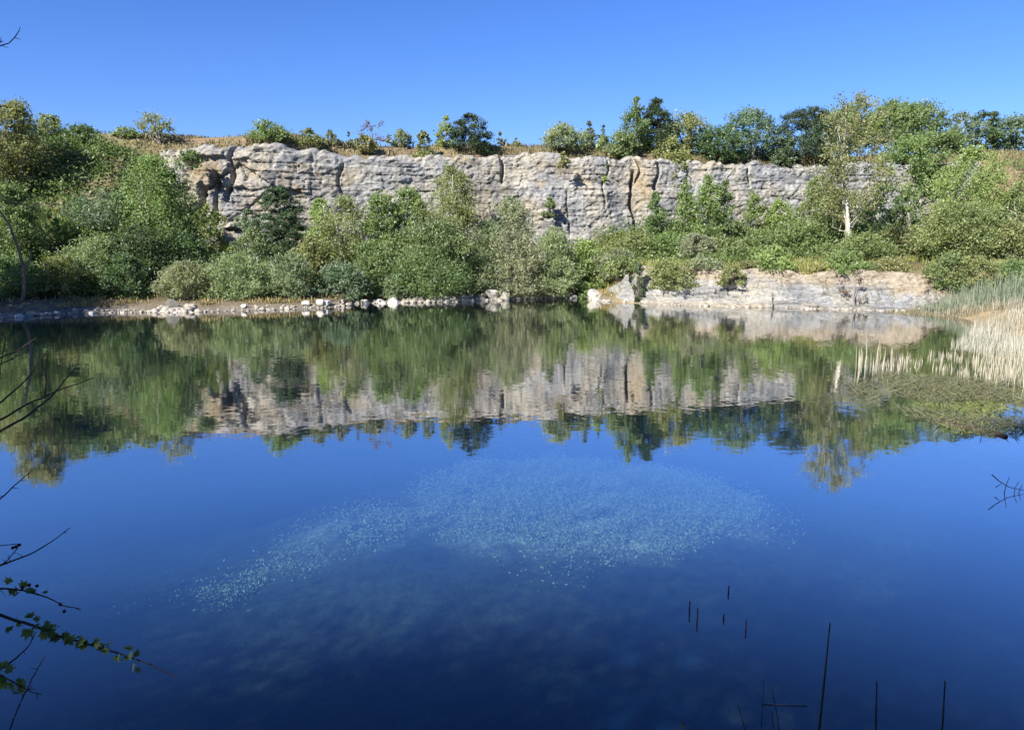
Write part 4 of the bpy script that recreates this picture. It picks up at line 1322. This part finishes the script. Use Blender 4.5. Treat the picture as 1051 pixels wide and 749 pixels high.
TW = [[(1018, 487, Yt), (1026, 494, Yt), (1036, 500, Yt), (1051, 503, Yt)], [(1030, 508, Yt), (1033, 497, Yt), (1036, 489, Yt)], [(1040, 510, Yt), (1042, 500, Yt), (1046, 494, Yt)], [(1022, 500, Yt), (1028, 496, Yt)], [(1044, 509, Yt), (1049, 497, Yt)]]
put('twig', tubes('twig', [(px_line(p), np.linspace(0.009, 0.004, max(6, len(p) * 3))) for p in TW], 4), BARK_TWIG, tw_root)

# dead trunk leaning on the far left shore
Yd = 47.5
dl = [(px_line([(19, 322, Yd), (25, 300, Yd), (24, 275, Yd), (19, 255, Yd), (10, 232, Yd - 0.5), (-3, 213, Yd - 1)]), np.linspace(0.13, 0.06, 18)),
      (px_line([(19, 322, Yd), (12, 330, Yd - 0.6), (4, 335, Yd - 1.2)]), np.linspace(0.16, 0.05, 9)),
      (px_line([(24, 278, Yd), (30, 268, Yd + 0.3), (33, 255, Yd + 0.5)]), np.linspace(0.09, 0.03, 9)),
      (px_line([(21, 316, Yd), (30, 309, Yd + .3), (38, 305, Yd + .5)]), np.linspace(0.1, 0.03, 9))]
put('dead_trunk', tubes('dead_trunk', dl, 7), BARK_DARK, label='dead grey trunk leaning out at the left edge of the far shore', cat='dead tree')


# ------------------------------------------------------------------ hawthorn branches reaching in from the left
def hawthorn():
    base = np.array([-3.3, 1.9, tz(-3.3, 1.9) - 0.1])
    root = put('hawthorn_shrub', None, label='dark hawthorn reaching thorny twigs in from the left edge', cat='shrub', loc=tuple(base))
    gg = np.random.default_rng(5)
    hub = np.array([-3.1, 2.2, 2.9])
    tr = [(smooth_line([base, base + [0.05, 0.1, 0.8], hub, hub + [0.1, -0.1, 1.2], hub + [0.0, 0.1, 2.4]], 16), np.linspace(0.07, 0.02, 16))]
    B = [  # seen course of each branch, metres ahead
        ([(-60, 500, 3.0), (0, 441, 3.1), (30, 425, 3.2), (55, 405, 3.3), (78, 378, 3.4), (84, 362, 3.4)], 0.010),
        ([(-60, 452, 3.0), (0, 431, 3.1), (30, 412, 3.2), (62, 398, 3.3), (95, 387, 3.4)], 0.008),
        ([(46, 408, 3.2), (47, 390, 3.2), (45, 376, 3.2)], 0.004),
        ([(-50, 440, 3.0), (0, 413, 3.1), (28, 388, 3.2), (47, 361, 3.2)], 0.007),
        ([(-50, 385, 3.0), (0, 367, 3.0), (20, 358, 3.1), (38, 345, 3.1)], 0.006),
        ([(-40, 395, 3.0), (0, 374, 3.0), (14, 368, 3.0), (24, 362, 3.0)], 0.004),
        ([(-40, 530, 3.0), (0, 512, 3.0), (18, 496, 3.0), (34, 480, 3.0)], 0.005),
        ([(-50, 602, 3.0), (0, 581, 3.0), (35, 567, 3.0), (55, 554, 3.05), (72, 540, 3.1)], 0.007),
        ([(-20, 590, 3.0), (5, 577, 3.0), (14, 566, 3.0), (18, 559, 3.0)], 0.004),
        ([(-30, 566, 3.0), (0, 561, 3.0), (12, 560, 3.0), (20, 559, 3.0)], 0.003),
        ([(-50, 606, 2.7), (0, 604, 2.7), (28, 607, 2.7), (50, 613, 2.7), (66, 622, 2.7), (82, 625, 2.7)], 0.006),
        ([(-60, 618, 2.6), (0, 633, 2.6), (30, 642, 2.6), (62, 656, 2.6), (100, 665, 2.65), (140, 678, 2.7), (180, 696, 2.75)], 0.008),
        ([(-30, 705, 2.6), (0, 690, 2.6), (18, 678, 2.6), (32, 664, 2.6), (38, 650, 2.6)], 0.006),
        ([(-40, 685, 2.5), (0, 690, 2.5), (15, 697, 2.5), (32, 706, 2.5), (44, 710, 2.5)], 0.005),
        ([(10, 748, 2.5), (22, 718, 2.5), (36, 692, 2.5), (45, 672, 2.5)], 0.003),
        ([(-50, 75, 3.4), (0, 48, 3.4), (12, 44, 3.4), (18, 39, 3.4), (21, 33, 3.4), (22, 28, 3.4)], 0.005),
        ([(-30, 55, 3.4), (0, 44, 3.4), (4, 41, 3.4)], 0.004),
        ([(-60, 150, 4.0), (-20, 190, 4.0), (6, 208, 4.0), (28, 212, 4.0), (48, 224, 4.0), (62, 240, 4.0)], 0.007),
        ([(-30, 300, 3.2), (0, 338, 3.2), (6, 350, 3.2), (2, 372, 3.2), (0, 390, 3.2)], 0.004),
    ]
    put('trunk', None if False else tubes('trunk', [(p - base, r) for p, r in tr], 7), BARK_TWIG, root)
    leafP, leafT = [], []

    def leaf(p, d, s, tint):
        """lobed hawthorn leaf: fan of five points"""
        d = unit(d)
        n = unit(gg.normal(size=3) + np.array([0, -0.7, 0.7]))
        n = unit(n - d * np.dot(n, d))
        b = np.cross(n, d)
        for k, (a, l) in enumerate(((-1.1, 0.55), (-0.55, 0.85), (0, 1.0), (0.55, 0.85), (1.1, 0.55))):
            e = d * math.cos(a) + b * math.sin(a)
            f = np.cross(n, e)
            c = p + d * 0.15 * s
            leafP.append(np.stack([c, c + e * 0.55 * l * s + f * 0.2 * s, c + e * l * s, c + e * 0.55 * l * s - f * 0.2 * s]) + n * 0.001 * k)
            leafT.append(tint)
    for i, (pts, r) in enumerate(B):
        P = px_line(pts, len(pts) * 4)
        P = P + np.r_[np.zeros((1, 3)), np.cumsum(gg.normal(size=(len(P) - 1, 3)) * 0.0012, 0)]
        if pts[0][0] < -15:
            st = hub + np.array([0, 0, (P[0][2] - hub[2]) * 0.5])
            P = np.concatenate([smooth_line([st, (st + P[0]) / 2 + gg.normal(size=3) * 0.03, P[0]], 5)[:-1], P])
        rr = np.linspace(r, 0.0016, len(P))
        lines = [(P - base, rr)]
        for q in range(6, len(P) - 1, 2):                     # thorns and spur twigs
            d = unit(gg.normal(size=3)) * gg.uniform(0.012, 0.03)
            lines.append((np.stack([P[q], P[q] + d]) - base, np.array([0.0018, 0.0006])))
        put('branch', tubes('branch', lines, 5), BARK_TWIG, root)
        if i in (10, 11, 13, 7, 17):
            lo, hi, cnt = {10: (5, 20, 16), 11: (8, 27, 60), 13: (5, 20, 26), 7: (5, 9, 6), 17: (6, 28, 60)}[i]
            for _ in range(cnt):
                q = int(gg.integers(lo, min(hi, len(P) - 1)))
                s = gg.uniform(0.022, 0.042)
                d = np.array([gg.normal() * 0.6 + 0.3, gg.normal() * 0.4, gg.normal() * 0.8])
                leaf(P[q] + gg.normal(size=3) * 0.012, d, s, 0.35 + 0.2 * gg.normal())
    lf = put('leaves', mesh_np('leaves', (np.array(leafP) - base).reshape(-1, 3), 4, tint=np.array(leafT)), LEAF, root)
    lf.color = (0.13, 0.19, 0.07, 1)
    # dark red haws and dried leaves on the tips
    pts = [(20, 559, 3.0), (16, 561, 3.0), (13, 562, 3.0), (30, 600, 2.7), (38, 601, 2.7), (23, 603, 2.7), (62, 620, 2.7), (66, 627, 2.7)]
    V0, F0 = ico(1)
    m, t, b = mat('berry_red', 0.4)
    b.inputs['Base Color'].default_value = (0.05, 0.008, 0.015, 1)
    for k, p in enumerate(pts):
        c = np.array([float(q) for q in at(*p)])
        put('berry', mesh_np('berry', V0 * 0.0075 + c - base, 3, smooth=True, faces=F0), m, root)


hawthorn()
